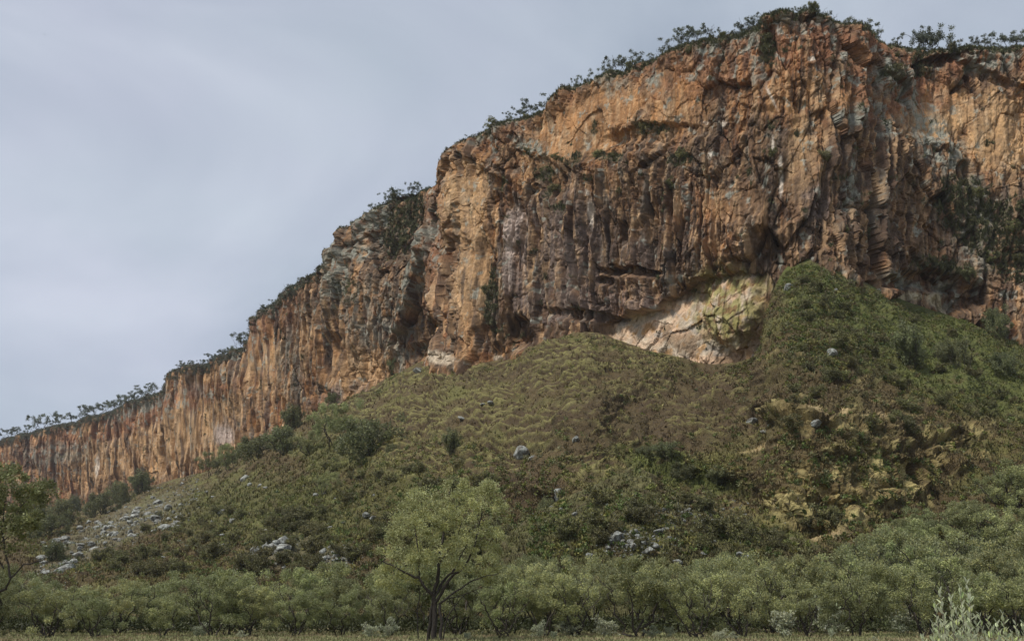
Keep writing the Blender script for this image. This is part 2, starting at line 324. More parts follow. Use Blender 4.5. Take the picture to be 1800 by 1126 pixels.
orng = paint(PX, PY, [(1050, 215, 120, 50, -25), (1000, 265, 110, 40, -5), (1190, 190, 60, 70), (1300, 382, 48, 34), (1480, 190, 50, 30), (1230, 420, 60, 60, 0, .6), (1640, 180, 50, 40)], w2)
col = mixc(col, (.48, .32, .17), pale * .85)
col = mixc(col, (.38, .20, .085), orng * .8)
col = mixc(col, (.58, .45, .30), pale * sst(.05, .4, n3 - n4 * .4) * .75)
brown = paint(PX, PY, [(1060, 440, 170, 110), (960, 560, 110, 60), (1180, 500, 180, 45), (1500, 400, 190, 110), (1340, 350, 60, 130), (1560, 470, 200, 50), (1700, 440, 150, 120), (740, 520, 60, 150, 15, .7), (690, 400, 60, 100), (1480, 300, 60, 80, 0, .7), (1590, 330, 40, 90), (1180, 330, 130, 60, -10, .8), (900, 200, 60, 20, -25), (560, 520, 70, 60, -40, .8), (1430, 40, 160, 50, 0, .7), (1650, 110, 160, 45, 0, .7)], w2)
col = mixc(col, (.155, .10, .062), brown * sst(-.35, .25, -n2 + .35 + n3 * .4) * .9)
col = mixc(col, (.125, .095, .075), flute * sst(.05, .30, n2) * .8)
n5 = fbm(SQ / 3.6, ZQ / 15, 4, 105, .62); wea = sst(-.08, .16, n5 + .35 * n1) * (1 - pale * .7)
col = mixc(col, (.115, .084, .06), wea * .8)
col = mixc(col, (.19, .18, .155), sst(.1, .3, fbm(SQ / 4, ZQ / 8, 4, 106, .6)) * (1 - pale * .8) * .55)
col = mixc(col, (.085, .058, .043), sst(.06, .28, n4 + .6 * n2) * (1 - pale * .72) * .8)
col = mixc(col, (.46, .32, .19), sst(.10, .3, -n4 - .6 * n2) * (.45 + .35 * flute))
violet = paint(PX, PY, [(1060, 545, 130, 30, 5), (960, 545, 70, 30), (1010, 440, 60, 80), (905, 470, 20, 90), (405, 760, 22, 26), (1120, 470, 80, 30, 0, .6), (610, 700, 60, 18, -25), (1440, 370, 50, 22)], w2)
col = mixc(col, (.185, .15, .14), violet * .62 * sst(-.25, .2, n3 + .1))
pink = paint(PX, PY, [(908, 425, 12, 28, 15), (900, 470, 9, 50), (400, 768, 16, 16), (915, 395, 14, 14), (930, 440, 10, 60, 0, .5), (350, 690, 20, 12, -20, .5)], wsm)
col = mixc(col, (.44, .38, .35), pink * .85)
red = paint(PX, PY, [(1440, 80, 160, 55), (1560, 170, 90, 60), (1650, 110, 120, 40), (1230, 130, 130, 60, 0, .7), (780, 400, 18, 120), (880, 240, 60, 30, -25, .6), (480, 560, 80, 50, -45, .7), (240, 740, 240, 22, -18), (1000, 170, 60, 30, -30, .6)], w2)
col = mixc(col, (.23, .11, .06), red * sst(-.3, .15, n3) * .8)
cellv = .72 + .56 * rnd(id_big, 13) * .5 + .56 * rnd(id_mid, 17) * .35 + .3 * rnd(id_small, 19)
cellv = 1 + (cellv - cellv.mean()) * 1.1
col *= cellv[..., None]
lich = paint(PX, PY, [(1300, 55, 32, 18), (1155, 150, 13, 20), (1322, 70, 12, 40), (1645, 275, 42, 75, -35), (1600, 190, 16, 70, -25), (1555, 150, 30, 30), (605, 490, 22, 60), (620, 450, 30, 20), (745, 480, 14, 120, 20), (700, 600, 30, 60, 0, .6), (860, 225, 60, 18, -30), (1690, 85, 50, 12), (1250, 90, 20, 20), (1080, 150, 30, 30, 0, .6), (1180, 75, 40, 12, -25), (1740, 110, 40, 30), (1500, 225, 18, 22), (1545, 240, 12, 30), (1720, 380, 14, 60, -10), (1600, 500, 50, 8, 15), (1665, 525, 28, 20), (500, 520, 70, 12, -45), (650, 390, 20, 40, 30), (660, 560, 40, 60, 0, .5), (1500, 345, 10, 50), (940, 270, 40, 16, 30), (1330, 130, 10, 40), (1430, 40, 60, 15, 0, .7), (260, 720, 60, 10, -20), (100, 800, 60, 20, 0, .6), (520, 650, 20, 60, 0, .5), (1710, 440, 30, 60, -10, .7)], w2)
col = mixc(col, (.255, .275, .245), lich * sst(-.22, .12, fbm(SQ / 1.8, ZQ / 3, 4, 111, .65)) * .92)
col = mixc(col, (.30, .33, .30), sst(.26, .36, fbm(SQ / 2.5, ZQ / 3.5, 4, 112, .65) + .1 * red) * .7)
white = paint(PX, PY, [(1357, 190, 2.5, 22, -25), (1373, 330, 4, 30), (1368, 60, 2, 10), (1268, 233, 7, 5), (1360, 280, 2.5, 20), (1422, 120, 6, 4), (1255, 295, 5, 6), (1056, 395, 3, 25), (180, 825, 2.5, 20), (1052, 360, 4, 5), (1240, 230, 5, 3)], wsm)
col = mixc(col, (.62, .58, .52), white * .85)
tc_ = mixc(np.broadcast_to(np.array((.50, .44, .35)), cl.shape).copy(), (.56, .42, .30), sst(-.2, .2, fbm(S / 6, Z / 4, 3, 121)))
tc_ = mixc(tc_, (.33, .31, .28), sst(.1, .3, fbm(S / 5, Z / 2.2, 4, 122)) * .8)
tc_ = mixc(tc_, (.40, .24, .10), sst(.15, .3, fbm(S / 3, Z / 3, 4, 123)) * .8)
tc_ = mixc(tc_, (.22, .15, .09), sst(-.02, .22, fbm(S / 9, Z / 6, 4, 124, .6)) * .75)
col = col * (1 - tuff[..., None]) + tc_ * tuff[..., None]
yg = paint(PX, PY, [(1284, 548, 66, 60, 10), (1325, 508, 16, 14), (1370, 512, 12, 12), (1265, 540, 20, 40), (1345, 520, 18, 24, 0, .7)], w3 * .6)
col = mixc(col, (.26, .25, .095), yg * sst(-.35, .1, fbm(S / 2, Z / 3, 4, 131)) * .9)
col = mixc(col, (.17, .10, .05), yg * sst(.12, .25, fbm(S / 1.5, Z / 2.5, 3, 132)) * .8)
low = paint(PX, PY, [(790, 632, 35, 9, 12), (872, 630, 14, 6, 10)], w3 * .4)
col = mixc(col, (.50, .44, .35), low)
rockl = paint(PX, PY, [(1608, 520, 16, 6, 10), (1648, 528, 16, 10, 20), (1662, 535, 6, 22, -25)], w3 * .4)
col = mixc(col, (.46, .42, .31), rockl)
# plants growing on the face: colour of the mat plus real shrubs further down
veg = paint(PX, PY, [(1350, 100, 14, 38), (1560, 140, 24, 12), (1690, 375, 50, 42), (1740, 420, 60, 45), (968, 325, 16, 14), (985, 355, 14, 12), (1000, 385, 14, 10), (1150, 248, 26, 12), (1080, 295, 30, 8), (1200, 300, 30, 10), (690, 410, 36, 55, 10), (720, 355, 30, 30), (1660, 480, 60, 12, 8), (860, 230, 30, 10, -30), (1100, 122, 26, 10, -25), (1060, 135, 40, 8, -20), (1260, 52, 40, 10, -10), (1540, 70, 40, 10, 20), (1680, 90, 40, 8), (1620, 120, 25, 20), (870, 530, 14, 50), (880, 585, 14, 10), (890, 335, 10, 12), (1020, 300, 20, 14, 0, .7), (1780, 480, 40, 30, 0, .7), (630, 520, 20, 30, 0, .5)], w2)
veg = np.maximum(veg, (1 - sst(.035, .075, v + .03 * w3)) * .9)
veg = np.maximum(veg, sst(.3, .5, fbm(SQ / 5, ZQ / 4, 4, 141)) * .7)
vegm = veg * sst(-.25, .1, fbm(SQ / 1.5, ZQ / 1.2, 3, 142, .6))
col = mixc(col, (.085, .085, .05), vegm * .8)
col = np.clip(col * (.95, .885, .82), .02, .75)
# plateau behind the rim
back = []
for (dist, dz) in ((6, .6), (30, -1), (120, -3), (700, -12)):
    r = cl[0].copy(); r[:, :2] -= nrm * dist; r[:, 2] = cl[0, :, 2] + dz if dist < 10 else H_RIM + dz - 2; back.append(r)
full = np.concatenate([np.stack(back[::-1]), cl], 0)
colb = np.concatenate([np.broadcast_to(np.array((.07, .07, .04)), (4, NC, 3)), col], 0)
fc = grid_faces(*full.shape[:2])[:, ::-1]
link('cliff', mesh_np('cliff', full, fc, colb, False, M_ROCK), kind='structure', label='tall orange and brown volcanic rock cliff')

# ------------------------------------------------------------------ the scree slope below the face
NT = 300
toeD = np.interp(txs, TOE_D[:, 0], TOE_D[:, 1]); y_toe = y_of_ground(toeD)
tv = np.concatenate([[-.012, -.006, -.002], np.linspace(0, 1, NT - 4), [1.02]])[:, None]
def slope_D(px, py):
    px = np.asarray(px, float); py = np.asarray(py, float)
    yf = np.interp(px, xs, yf_smooth); df = np.interp(px, xs, Dfoot); td = np.interp(px, TOE_D[:, 0], TOE_D[:, 1]); yt = y_of_ground(td)
    t = (py - yf) / (yt - yf)
    inv = 1 / df + (1 / td - 1 / df) * np.clip(t, 0, 1.05)
    D = 1 / inv
    D = D + np.where(t < 0, -t * 1500, 0)
    D = D * (1 + .045 * fbm(px / 170, py / 110, 3, 151) * sst(0, .15, t) * (1 - sst(.85, 1, t)))
    # the steep yellow bank on the right
    m = sst(1290, 1400, px) * (1 - sst(1690, 1790, px)); sh = np.interp(px, [1300, 1400, 1550, 1740], [10, 0, -15, -80])
    D = D + m * np.interp(py - sh, [600, 640, 735, 770, 900, 945, 985], [0, -1, -5.5, -5, 5, 7, 0])
    # hollow behind the low mound
    D = D + 6 * ell(px, py, 1200, 850, 150, 45, 14, None, .5)
    # a spur running down from the foot
    D = D - 5 * ell(px, py, 990, 720, 70, 130, 25, None, .8)
    return D
yft = np.interp(txs, xs, yf_smooth); TY = yft[None] + (y_toe - yft)[None] * tv; TX = np.repeat(txs[None], len(tv), 0)
TD = slope_D(TX, TY); tb = P(TX, TY, TD)
dx = np.gradient(tb, axis=1); dy = np.gradient(tb, axis=0); nn_ = np.cross(dy, dx); nn_ /= np.linalg.norm(nn_, axis=-1)[..., None] + 1e-9
nn_ *= np.sign((nn_ * (np.array((0, 0, 1.7)) - tb)).sum(-1))[..., None]
for _ in range(6):
    nn_[1:-1] = (nn_[:-2] + nn_[1:-1] * 2 + nn_[2:]) / 4; nn_[:, 1:-1] = (nn_[:, :-2] + nn_[:, 1:-1] * 2 + nn_[:, 2:]) / 4
gx, gy, gz = tb[..., 0], tb[..., 1], tb[..., 2]
tw2 = .5 * fbm(TX / 30, TY / 24, 4, 161); tw3 = .4 * fbm(TX / 9, TY / 8, 3, 171)
bank = paint(TX, TY, [(1460, 870, 110, 70, 0), (1560, 830, 150, 70, -18), (1660, 790, 90, 55, -20), (1450, 730, 140, 40, 5, .8), (1420, 640, 70, 22, 5, .6), (1560, 730, 80, 30, 0, .7), (1500, 680, 60, 20, 0, .6)], tw2)
terr = paint(TX, TY, [(1020, 700, 300, 130, 0), (800, 730, 220, 110, 0), (1180, 850, 200, 60, 10, .5), (680, 780, 120, 60, 0, .6)], tw2 * .5, .6)
disp = 1.7 * fbm(gx / 14, gy / 14, 4, 181) - .8 * sst(.35, .8, ridged(gx / 13 + .5 * fbm(gx / 15, gz / 20, 2, 188), gz / 60, 3, 189)) + .8 * fbm(gx / 3.2, gz / 2.6, 4, 182, .6) + .22 * fbm(gx / .9, gz / .7, 3, 186, .65)
ph1 = gz / 1.55 + 1.5 * fbm(gx / 13, gz / 15, 3, 183) ; ph2 = gz / 2.1 + 1.9 * fbm(gx / 9 + 31, gz / 9, 3, 184)
saw = lambda p: (lambda f: np.where(f < .72, f / .72, (1 - f) / .28))(p - np.floor(p))
r1, r2 = saw(ph1) ** 2, saw(ph2) ** 2
amp_t = (.15 + .85 * terr) * sst(-.1, .2, fbm(gx / 8, gz / 5, 3, 187) + .15)
disp += amp_t * (.75 * r1 + .6 * r2)
f1, f2, idd, ox, oy = worley(gx / 3.4 + .8 * fbm(gx / 6, gz / 6, 3, 191), gz / 3.2 + .8 * fbm(gx / 6 + 9, gz / 6, 3, 192), 21)
g1, g2, ide, ox2, oy2 = worley(gx / 1.1 + .6 * fbm(gx / 3, gz / 3, 2, 193), gz / 1.2, 22)
disp += bank * (.9 * (rnd(idd, 3) - .5) + .45 * (rnd(ide, 3) - .5) - .3 * (1 - sst(0, .12, f2 - f1)) + .7 * ridged(gx / 2.6 + .5 * fbm(gx / 3, gz / 3, 2, 195), gz / 9, 3, 194) + .7 * fbm(gx / 2.4, gz / 2.4, 4, 196, .62))
for (x, y, rx, ry, a, amt) in [(1345, 745, 60, 8, 20, -.7), (1240, 850, 110, 16, 14, -1.8), (1410, 735, 60, 7, 10, 1.4), (1560, 880, 60, 14, -20, .9), (870, 795, 30, 8, -30, -.9), (960, 870, 60, 12, 15, -1.5), (1460, 910, 80, 30, 0, -.6), (1620, 780, 60, 8, -14, -1.2), (700, 700, 100, 30, -35, .8)]:
    disp += amt * ell(TX, TY, x, y, rx, ry, a, tw3, .4)
disp *= sst(-.01, .03, tv) 
tl = tb + nn_ * disp[..., None]
TAL = tl
# colours
q1 = fbm(gx / 9, gz / 6, 4, 201); q2 = fbm(gx / 2.2, gz / 1.4, 4, 202, .6); q3 = fbm(gx / 30, gz / 20, 3, 203)
tc0 = np.empty(tl.shape); tc0[:] = (.105, .088, .046)
tc0 = mixc(tc0, (.118, .112, .05), sst(-.15, .25, q1 + .5 * q2))
tc0 = mixc(tc0, (.08, .056, .036), sst(-.15, .2, -q1 + .6 * q2 + .2) * .8)
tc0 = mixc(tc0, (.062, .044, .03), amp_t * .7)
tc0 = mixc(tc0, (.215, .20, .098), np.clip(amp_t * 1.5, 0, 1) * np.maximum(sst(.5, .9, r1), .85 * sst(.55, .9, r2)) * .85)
tc0 = mixc(tc0, (.17, .155, .085), amp_t * sst(.1, .35, q2) * sst(.3, .8, r1) * .4)
green = paint(TX, TY, [(1620, 600, 200, 90, 22), (1430, 500, 80, 45, 20), (1740, 680, 90, 70), (1180, 820, 110, 22, 14), (1700, 620, 120, 60), (600, 800, 60, 30, 0, .6), (500, 900, 200, 60, 0, .6), (700, 880, 120, 60, 0, .5), (1350, 960, 90, 16, 10), (1520, 880, 50, 20, 0, .4)], tw2)
tc0 = mixc(tc0, (.085, .10, .036), green * sst(-.3, .2, q2 + .3) * .85)
brn = paint(TX, TY, [(1100, 740, 160, 50), (1280, 700, 120, 80), (900, 860, 90, 60), (1450, 650, 130, 60, 0, .7), (880, 660, 60, 20, 0, .7), (1640, 740, 130, 50, 0, .6), (1500, 790, 150, 70, 0, .5)], tw2)
tc0 = mixc(tc0, (.068, .047, .033), brn * sst(-.35, .15, -q2 + q1 * .4) * .85)
yel = mixc(np.broadcast_to(np.array((.235, .185, .10)), tl.shape).copy(), (.40, .34, .19), sst(-.1, .3, fbm(gx / 3, gz / 4, 4, 211)))
yel = mixc(yel, (.13, .09, .05), sst(.0, .25, fbm(gx / 2.5, gz / 2.2, 4, 212, .65)) * .85)
yel *= .82 * (.75 + .5 * rnd(ide, 9))[..., None]
pk = bank * sst(-.12, .15, fbm(gx / 5, gz / 4, 4, 213, .65) + .38 * bank - .31 + .25 * ell(TX, TY, 1450, 880, 110, 60, 0, tw3, .6))
tc0 = tc0 * (1 - pk[..., None]) + yel * pk[..., None]
lim = paint(TX, TY, [(1448, 944, 44, 5, -2), (1440, 738, 20, 4, 10), (1560, 730, 50, 3.5, 4), (1345, 782, 40, 4, -8), (1485, 722, 5, 16, 35), (1110, 830, 20, 3, 25), (1200, 870, 60, 2.5, 25)], tw3 * .5)
tc0 = mixc(tc0, (.36, .28, .19), lim * .85)
for a, b, c, d_, e_ in ROCKZ: tc0 = mixc(tc0, (.15, .145, .12), .42 * (1 - sst(.6, 1.2, np.sqrt(((TX - a) / c) ** 2 + ((TY - b - e_ * (TX - a)) / d_) ** 2) + tw3)))
tc0 = mixc(tc0, (.36, .36, .31), paint(TX, TY, [(1545, 515, 6, 3), (1470, 510, 6, 3)], tw3 * .5))
tc0 = np.clip(tc0 * (1.09, 1.08, .83), .015, .6)
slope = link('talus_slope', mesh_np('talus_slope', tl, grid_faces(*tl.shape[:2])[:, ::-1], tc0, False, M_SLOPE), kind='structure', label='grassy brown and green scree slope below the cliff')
def slope_point(px, py):
    D = float(slope_D(px, py)); p = P(px, py, D)
    j = int(np.argmin(np.abs(txs - px))); i = int(np.argmin(np.abs(TY[:, j] - py)))
    return np.array([p[0], p[1], p[2]]) + nn_[i, j] * disp[i, j]

# low mound in front of the hollow
cr_x = np.array([880, 940, 1000, 1060, 1110, 1145, 1200, 1260, 1320, 1400, 1480, 1530]); cr_y = np.array([950, 905, 873, 845, 821, 836, 872, 903, 926, 946, 972, 1010])
cr_D = np.array([101, 104, 107, 108, 108, 106, 104, 101, 99, 97, 95, 92])
mxs = np.arange(880, 1530, 1.5); mcy = np.interp(mxs, cr_x, cr_y) + 3 * fbm(mxs / 20, mxs * 0, 3, 221); mcD = np.interp(mxs, cr_x, cr_D)
bk = np.linspace(0, 1, 14)[:, None]; frn = np.linspace(.006, 1, 170)[:, None]
myt = y_of_ground(82.)
YB = mcy[None] + 34 * (1 - bk) ** 1.5; DB = mcD[None] + 14 * (1 - bk)
YF = mcy[None] + (myt - mcy)[None] * frn; tt = (frn) ; DF = 1 / (1 / mcD[None] + (1 / 82. - 1 / mcD)[None] * frn) - 2.2 * np.sin(np.pi * np.clip(frn * 1.6, 0, 1)) * np.ones_like(mcy)[None]
MY = np.concatenate([YB, YF]); MD = np.concatenate([DB, DF]); MX = np.repeat(mxs[None], len(MY), 0); mb = P(MX, MY, MD)
ax_, az_ = mb[..., 0], mb[..., 2] + .3 * mb[..., 1]
pa = az_ / 1.1 + 1.3 * fbm(ax_ / 10, az_ / 9, 3, 231); pb = az_ / 1.6 + 1.6 * fbm(ax_ / 7, az_ / 7, 3, 232); ra, rb = saw(pa) ** 2, saw(pb) ** 2
msoft = sst(-.2, .15, fbm(ax_ / 6, az_ / 4, 3, 233))
mdisp = .5 * fbm(ax_ / 4, az_ / 3, 4, 234) + .15 * fbm(ax_ / .8, az_ / .6, 3, 235) + msoft * (.25 * ra + .2 * rb)
mb2 = mb.copy(); mb2[..., 2] += mdisp * .8; mb2[..., 1] -= mdisp * .5
mq = fbm(ax_ / 2, az_ / 1.5, 4, 236, .6); mc = np.empty(mb.shape); mc[:] = (.085, .078, .04)
mc = mixc(mc, (.14, .145, .062), np.maximum(sst(.5, .9, ra), sst(.55, .9, rb)) * msoft * .7); mc = mixc(mc, (.17, .15, .085), sst(.1, .35, mq) * .5)
mc = mixc(mc, (.07, .05, .034), sst(.05, .3, -mq) * .6)
mc = mixc(mc, (.30, .25, .16), ell(MX, MY, 1140, 830, 30, 3.5, 25, None, .5) * .8)
mc = mc * (1, 1.02, .82); mc = mixc(mc, (.30, .25, .16), ell(MX, MY, 1440, 948, 45, 3, 6, None, .5) * .8)
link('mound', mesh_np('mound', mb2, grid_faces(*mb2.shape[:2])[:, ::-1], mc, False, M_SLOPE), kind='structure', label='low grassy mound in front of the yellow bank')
def mound_point(px, py):
    j = int(np.argmin(np.abs(mxs - px))); i = 14 + int(np.argmin(np.abs(MY[14:, j] - py))); return mb2[i, j].copy()

# the plain
gxs = np.concatenate([[-2500, -1200, -600, -300], np.linspace(-140, 140, 281), [300, 600, 1200, 2500]]); gys = np.concatenate([[-1500, -600, -200, -60], np.linspace(-10, 150, 161), [250, 600, 1500, 4000]])
GX, GY = np.meshgrid(gxs, gys); GZ = np.where((np.abs(GX) < 141) & (GY > -11) & (GY < 151), .10 * fbm(GX / 6, GY / 6, 3, 241) + .03 * fbm(GX / 1.2, GY / 1.2, 2, 242), 0) - .03
gq = fbm(GX / 5, GY / 5, 4, 243); gc = np.empty(GX.shape + (3,)); gc[:] = (.19, .17, .09)
gc = mixc(gc, (.10, .115, .045), sst(-.1, .3, gq)); gc = mixc(gc, (.19, .14, .085), sst(.05, .35, -gq) * .7)
link('ground', mesh_np('ground', np.stack([GX, GY, GZ], -1), grid_faces(*GX.shape), gc, True, M_GROUND), kind='structure', label='flat grassy plain')

# ------------------------------------------------------------------ plants
def tubes(paths, sides=5):
    V = []; Fc = []; base_i = 0
    for pts, rad in paths:
        pts = np.asarray(pts, float); n = len(pts); t = np.gradient(pts, axis=0); t /= np.linalg.norm(t, axis=1)[:, None] + 1e-9
        up = np.array((0.3, .9, .2)); a = np.cross(t, up); a /= np.linalg.norm(a, axis=1)[:, None] + 1e-9; b = np.cross(t, a)
        th = np.arange(sides) * 2 * np.pi / sides
        ring = pts[:, None] + np.asarray(rad)[:, None, None] * (np.cos(th)[None, :, None] * a[:, None] + np.sin(th)[None, :, None] * b[:, None])
        V.append(ring.reshape(-1, 3)); i = base_i + np.arange(n * sides).reshape(n, sides)
        Fc.append(np.stack([i[:-1], np.roll(i[:-1], -1, 1), np.roll(i[1:], -1, 1), i[1:]], -1).reshape(-1, 4)); base_i += n * sides
    return np.concatenate(V), np.concatenate(Fc)
def leaves(cent, rad, n, L, Wd, rng, up=.5, droop=0., tint=(.7, 1.35), squash=.8):
    """leaf blades spread about the twig ends; 4 corners each, folded a little"""
    k = rng.integers(0, len(cent), n); r = np.asarray(rad)[k]
    o = rng.normal(size=(n, 3)); o /= np.linalg.norm(o, axis=1)[:, None]; o *= (rng.random(n) ** .45)[:, None] * r[:, None]; o[:, 2] *= squash
    p = np.asarray(cent)[k] + o
    a = o / (np.linalg.norm(o, axis=1)[:, None] + 1e-6) * .35 + rng.normal(size=(n, 3)) * .8; a[:, 2] += up - droop; a /= np.linalg.norm(a, axis=1)[:, None]
    ow = o / (np.linalg.norm(o, axis=1)[:, None] + 1e-6) + rng.normal(size=(n, 3)) * .45; b = np.cross(a, ow); b /= np.linalg.norm(b, axis=1)[:, None] + 1e-9
    l = L * (.6 + .8 * rng.random(n))[:, None]; w = Wd * (.6 + .8 * rng.random(n))[:, None]; nn = np.cross(a, b)
    V = np.stack([p, p + a * l * .5 + b * w * .5 + nn * w * .15, p + a * l, p + a * l * .5 - b * w * .5 + nn * w * .15], 1)
    clump = tint[0] + (tint[1] - tint[0]) * rng.random(len(cent))
    br = clump[k] * (.8 + .4 * rng.random(n)); cc = np.stack([br * (.95 + .15 * rng.random(n)), br, br * .95], -1)
    return V.reshape(-1, 3), np.arange(4 * n).reshape(n, 4), np.repeat(cc, 4, 0)
def skeleton(mains, cents, rng, r_twig=.012, power=.5, rmax=None):
    """mains: list of (pts, radii) limbs; every leaf cluster is joined to the nearest limb by a curved twig"""
    nodes = np.concatenate([np.asarray(m[0])[1:] for m in mains]); nr = np.concatenate([np.asarray(m[1])[1:] for m in mains]); paths = list(mains)
    order = np.argsort(np.min(np.linalg.norm(cents[:, None] - nodes[None], axis=2), axis=1))
    for c in cents[order]:
        dd = np.linalg.norm(nodes - c, axis=1) + 1.2 * np.maximum(0, nodes[:, 2] - c[2]); i = int(np.argmin(dd)); s = nodes[i]
        L = np.linalg.norm(c - s); q = 4; t = np.linspace(0, 1, q)[:, None]
        mid = rng.normal(size=3) * L * .12; mid[2] -= L * .08
        pts = s + (c - s) * t + mid * np.sin(np.pi * t); r0 = min(nr[i] * .6, r_twig * (1 + 2.2 * L)); rr = np.linspace(r0, r_twig * .5, q)
        paths.append((pts, rr)); nodes = np.concatenate([nodes, pts[1:]]); nr = np.concatenate([nr, rr[1:]])
    return tubes(paths, 5)
def limb(p0, p1, r0, r1, rng, n=6, wob=.08):
    p0, p1 = np.array(p0, float), np.array(p1, float); L = np.linalg.norm(p1 - p0); t = np.linspace(0, 1, n)[:, None]
    pts = p0 + (p1 - p0) * t; off = rng.normal(size=(n, 3)) * L * wob; off[0] = 0; pts = pts + off * np.sin(np.pi * t) ** .5
    return pts, np.linspace(r0, r1, n)
def make_tree(seed, H=4.5, W=4.2, stems=4, clusters=60, n_leaf=6500, leaf=(.13, .05), trunk_frac=.25, r0=.075, lumpy=.5, flat=.0, lean=.3, cr=.42, name='tree'):
    """multi-stemmed small tree; returns trunk mesh data and crown mesh data, base at the origin"""
    rng = np.random.default_rng(seed); zc = H * (trunk_frac + (1 - trunk_frac) / 2); hz = H * (1 - trunk_frac) / 2; cents = []
    lumps = [(np.array((rng.normal() * W * .2, rng.normal() * W * .2, zc + rng.normal() * hz * .25)), .62 + .3 * rng.random()) for _ in range(5)]
    while len(cents) < clusters:
        c, s = lumps[rng.integers(5)]; o = rng.normal(size=3); o /= np.linalg.norm(o); o *= rng.random() ** .33 * s
        p = c + o * np.array((W * .5, W * .5, hz)) 
        if p[2] > H * .99 or p[2] < H * trunk_frac * .75: continue
        if flat: p[2] = p[2] * (1 - flat) + (H * .9) * flat
        cents.append(p)
    cents = np.array(cents); cents[:, 2] *= H * .94 / cents[:, 2].max()
    mains = []
    for k in range(stems):
        a = 2 * np.pi * (k + rng.random() * .7) / stems; b0 = np.array((math.cos(a), math.sin(a), 0)) * r0 * 1.6
        q = b0 + np.array((math.cos(a), math.sin(a), 0)) * W * (.1 + .16 * rng.random()) * (1 + lean); q[2] = H * (.35 + .12 * rng.random())
        m1 = limb(b0 + (0, 0, -.25), q, r0 * (.8 + .5 * rng.random()), r0 * .6, rng); mains.append(m1)
        for j in range(2):
            tip = np.array((q[0] * 1.5 + rng.normal() * W * .12, q[1] * 1.5 + rng.normal() * W * .12, H * (.62 + .25 * rng.random()))); mains.append(limb(q, tip, r0 * .55, r0 * .2, rng))
    tv_, tf_ = skeleton(mains, cents, rng)
    rad = cr * (.7 + .6 * rng.random(len(cents))); lv = leaves(cents, rad, n_leaf, leaf[0], leaf[1], rng)
    return (tv_, tf_), lv
def plant_meshes(name, data, leafmat, barkmat):
    (tv_, tf_), (lv, lf, lc) = data
    return mesh_np(name + '_trunk', tv_, tf_, None, True, barkmat), mesh_np(name + '_crown', lv, lf, lc, False, leafmat)
def place_plant(name, meshes, loc, scale, rotz, label, category, group=None, crown='crown', trunk='trunk', bury=0.0):
    e = bpy.data.objects.new(name, None); C.objects.link(e); e.location = Vector(loc) - Vector((0, 0, bury)); e.rotation_euler = (0, 0, rotz)
    e.scale = scale if hasattr(scale, '__len__') else (scale,) * 3
    e['label'] = label; e['category'] = category
    if group: e['group'] = group
    link(trunk, meshes[0], e); link(crown, meshes[1], e)
    return e
PT = {}
for i in range(6): PT['olive%d' % i] = plant_meshes('olive_tree', make_tree(100 + i, 4.5, 3.9 + .3 * (i % 3), 3 + i % 3, 44, 10500, (.135, .062), (.10, .24, .16)[i % 3], .07, cr=.43), M_OLIVE, M_BARK)
for i in range(3): PT['dark%d' % i] = plant_meshes('dark_bush', make_tree(200 + i, 3, 3.6, 5, 55, 5200, (.19, .10), .03, .05, cr=.45), M_DARKLEAF, M_BARK)
for i in range(4): PT['rim%d' % i] = plant_meshes('rim_tree', make_tree(300 + i, 4, 4.4, 2 + i % 2, 20, 1250, (.27, .13), .34, .09, flat=.1, cr=.42, lean=.5), M_RIMLEAF, M_BARK)
for i in range(4): PT['scrub%d' % i] = plant_meshes('scrub', make_tree(400 + i, 1.5, 1.9, 5, 22, 1300, (.19, .10), .0, .02, cr=.30), M_BRACKEN, M_BARK)
for i in range(3): PT['silver%d' % i] = plant_meshes('silver_shrub', make_tree(500 + i, 1.5, 1.2, 6, 34, 1100, (.13, .065), .0, .014, cr=.19, lean=0), M_SILVER, M_PALEBARK)

# thicket of small trees along the foot of the slope
def top_height(py, D): return float(slope_ratio(py)) * D + CAM_Z
rows = [ (56.5, 88, np.interp, [(-120, 1012), (60, 1008), (140, 1035), (200, 1018), (340, 1040), (480, 1008), (620, 1040), (700, 1020), (880, 1030), (960, 1000), (1060, 990), (1170, 1002), (1280, 985), (1400, 1012), (1520, 1000), (1650, 1005), (1760, 1000), (1900, 1000)], 'front'),
         (64, 74, None, [(-120, 1012), (200, 1022), (400, 1010), (560, 1005), (700, 1000), (860, 992), (960, 976), (1100, 985), (1230, 976), (1340, 975), (1450, 985), (1500, 968), (1640, 966), (1720, 975), (1900, 975)], 'middle'),
         (73, 74, None, [(-120, 1018), (200, 1018), (400, 1020), (560, 1008), (700, 998), (860, 985), (960, 978), (1080, 990), (1200, 982), (1340, 985), (1440, 985), (1500, 955), (1640, 942), (1700, 955), (1900, 960)], 'back')]
rt = random.Random(5)
for ri, (D, step, _, tops, rname) in enumerate(rows):
    tops = np.array(tops, float); px = -110 + ri * 27; cnt = 0; pxs = []
    while px < 1910:
        pxs.append(px + rt.uniform(-16, 16)); px += step * rt.uniform(.8, 1.2)
    for j, px in enumerate(pxs):
        if rname == 'front' and abs(px - 765) < 34: continue
        cnt += 1; Dd = D + rt.uniform(-2, 2.5); h = top_height(np.interp(px, tops[:, 0], tops[:, 1]) + rt.uniform(-17, 17), Dd); h = max(h, 2.4)
        p = P(px, 1000, Dd); sc = h / 4.45; wsc = sc * rt.uniform(.8, 1.05) if h > 3.6 else sc * 1.1
        place_plant('olive_tree', PT['olive%d' % rt.randrange(6)], (p[0], p[1], 0), (wsc, wsc, sc), rt.uniform(0, 6.28),
                    f'bushy olive green small tree, {ordinal(cnt)} from the left in the {rname} row of the thicket', 'tree', f'small trees in the {rname} row of the thicket')
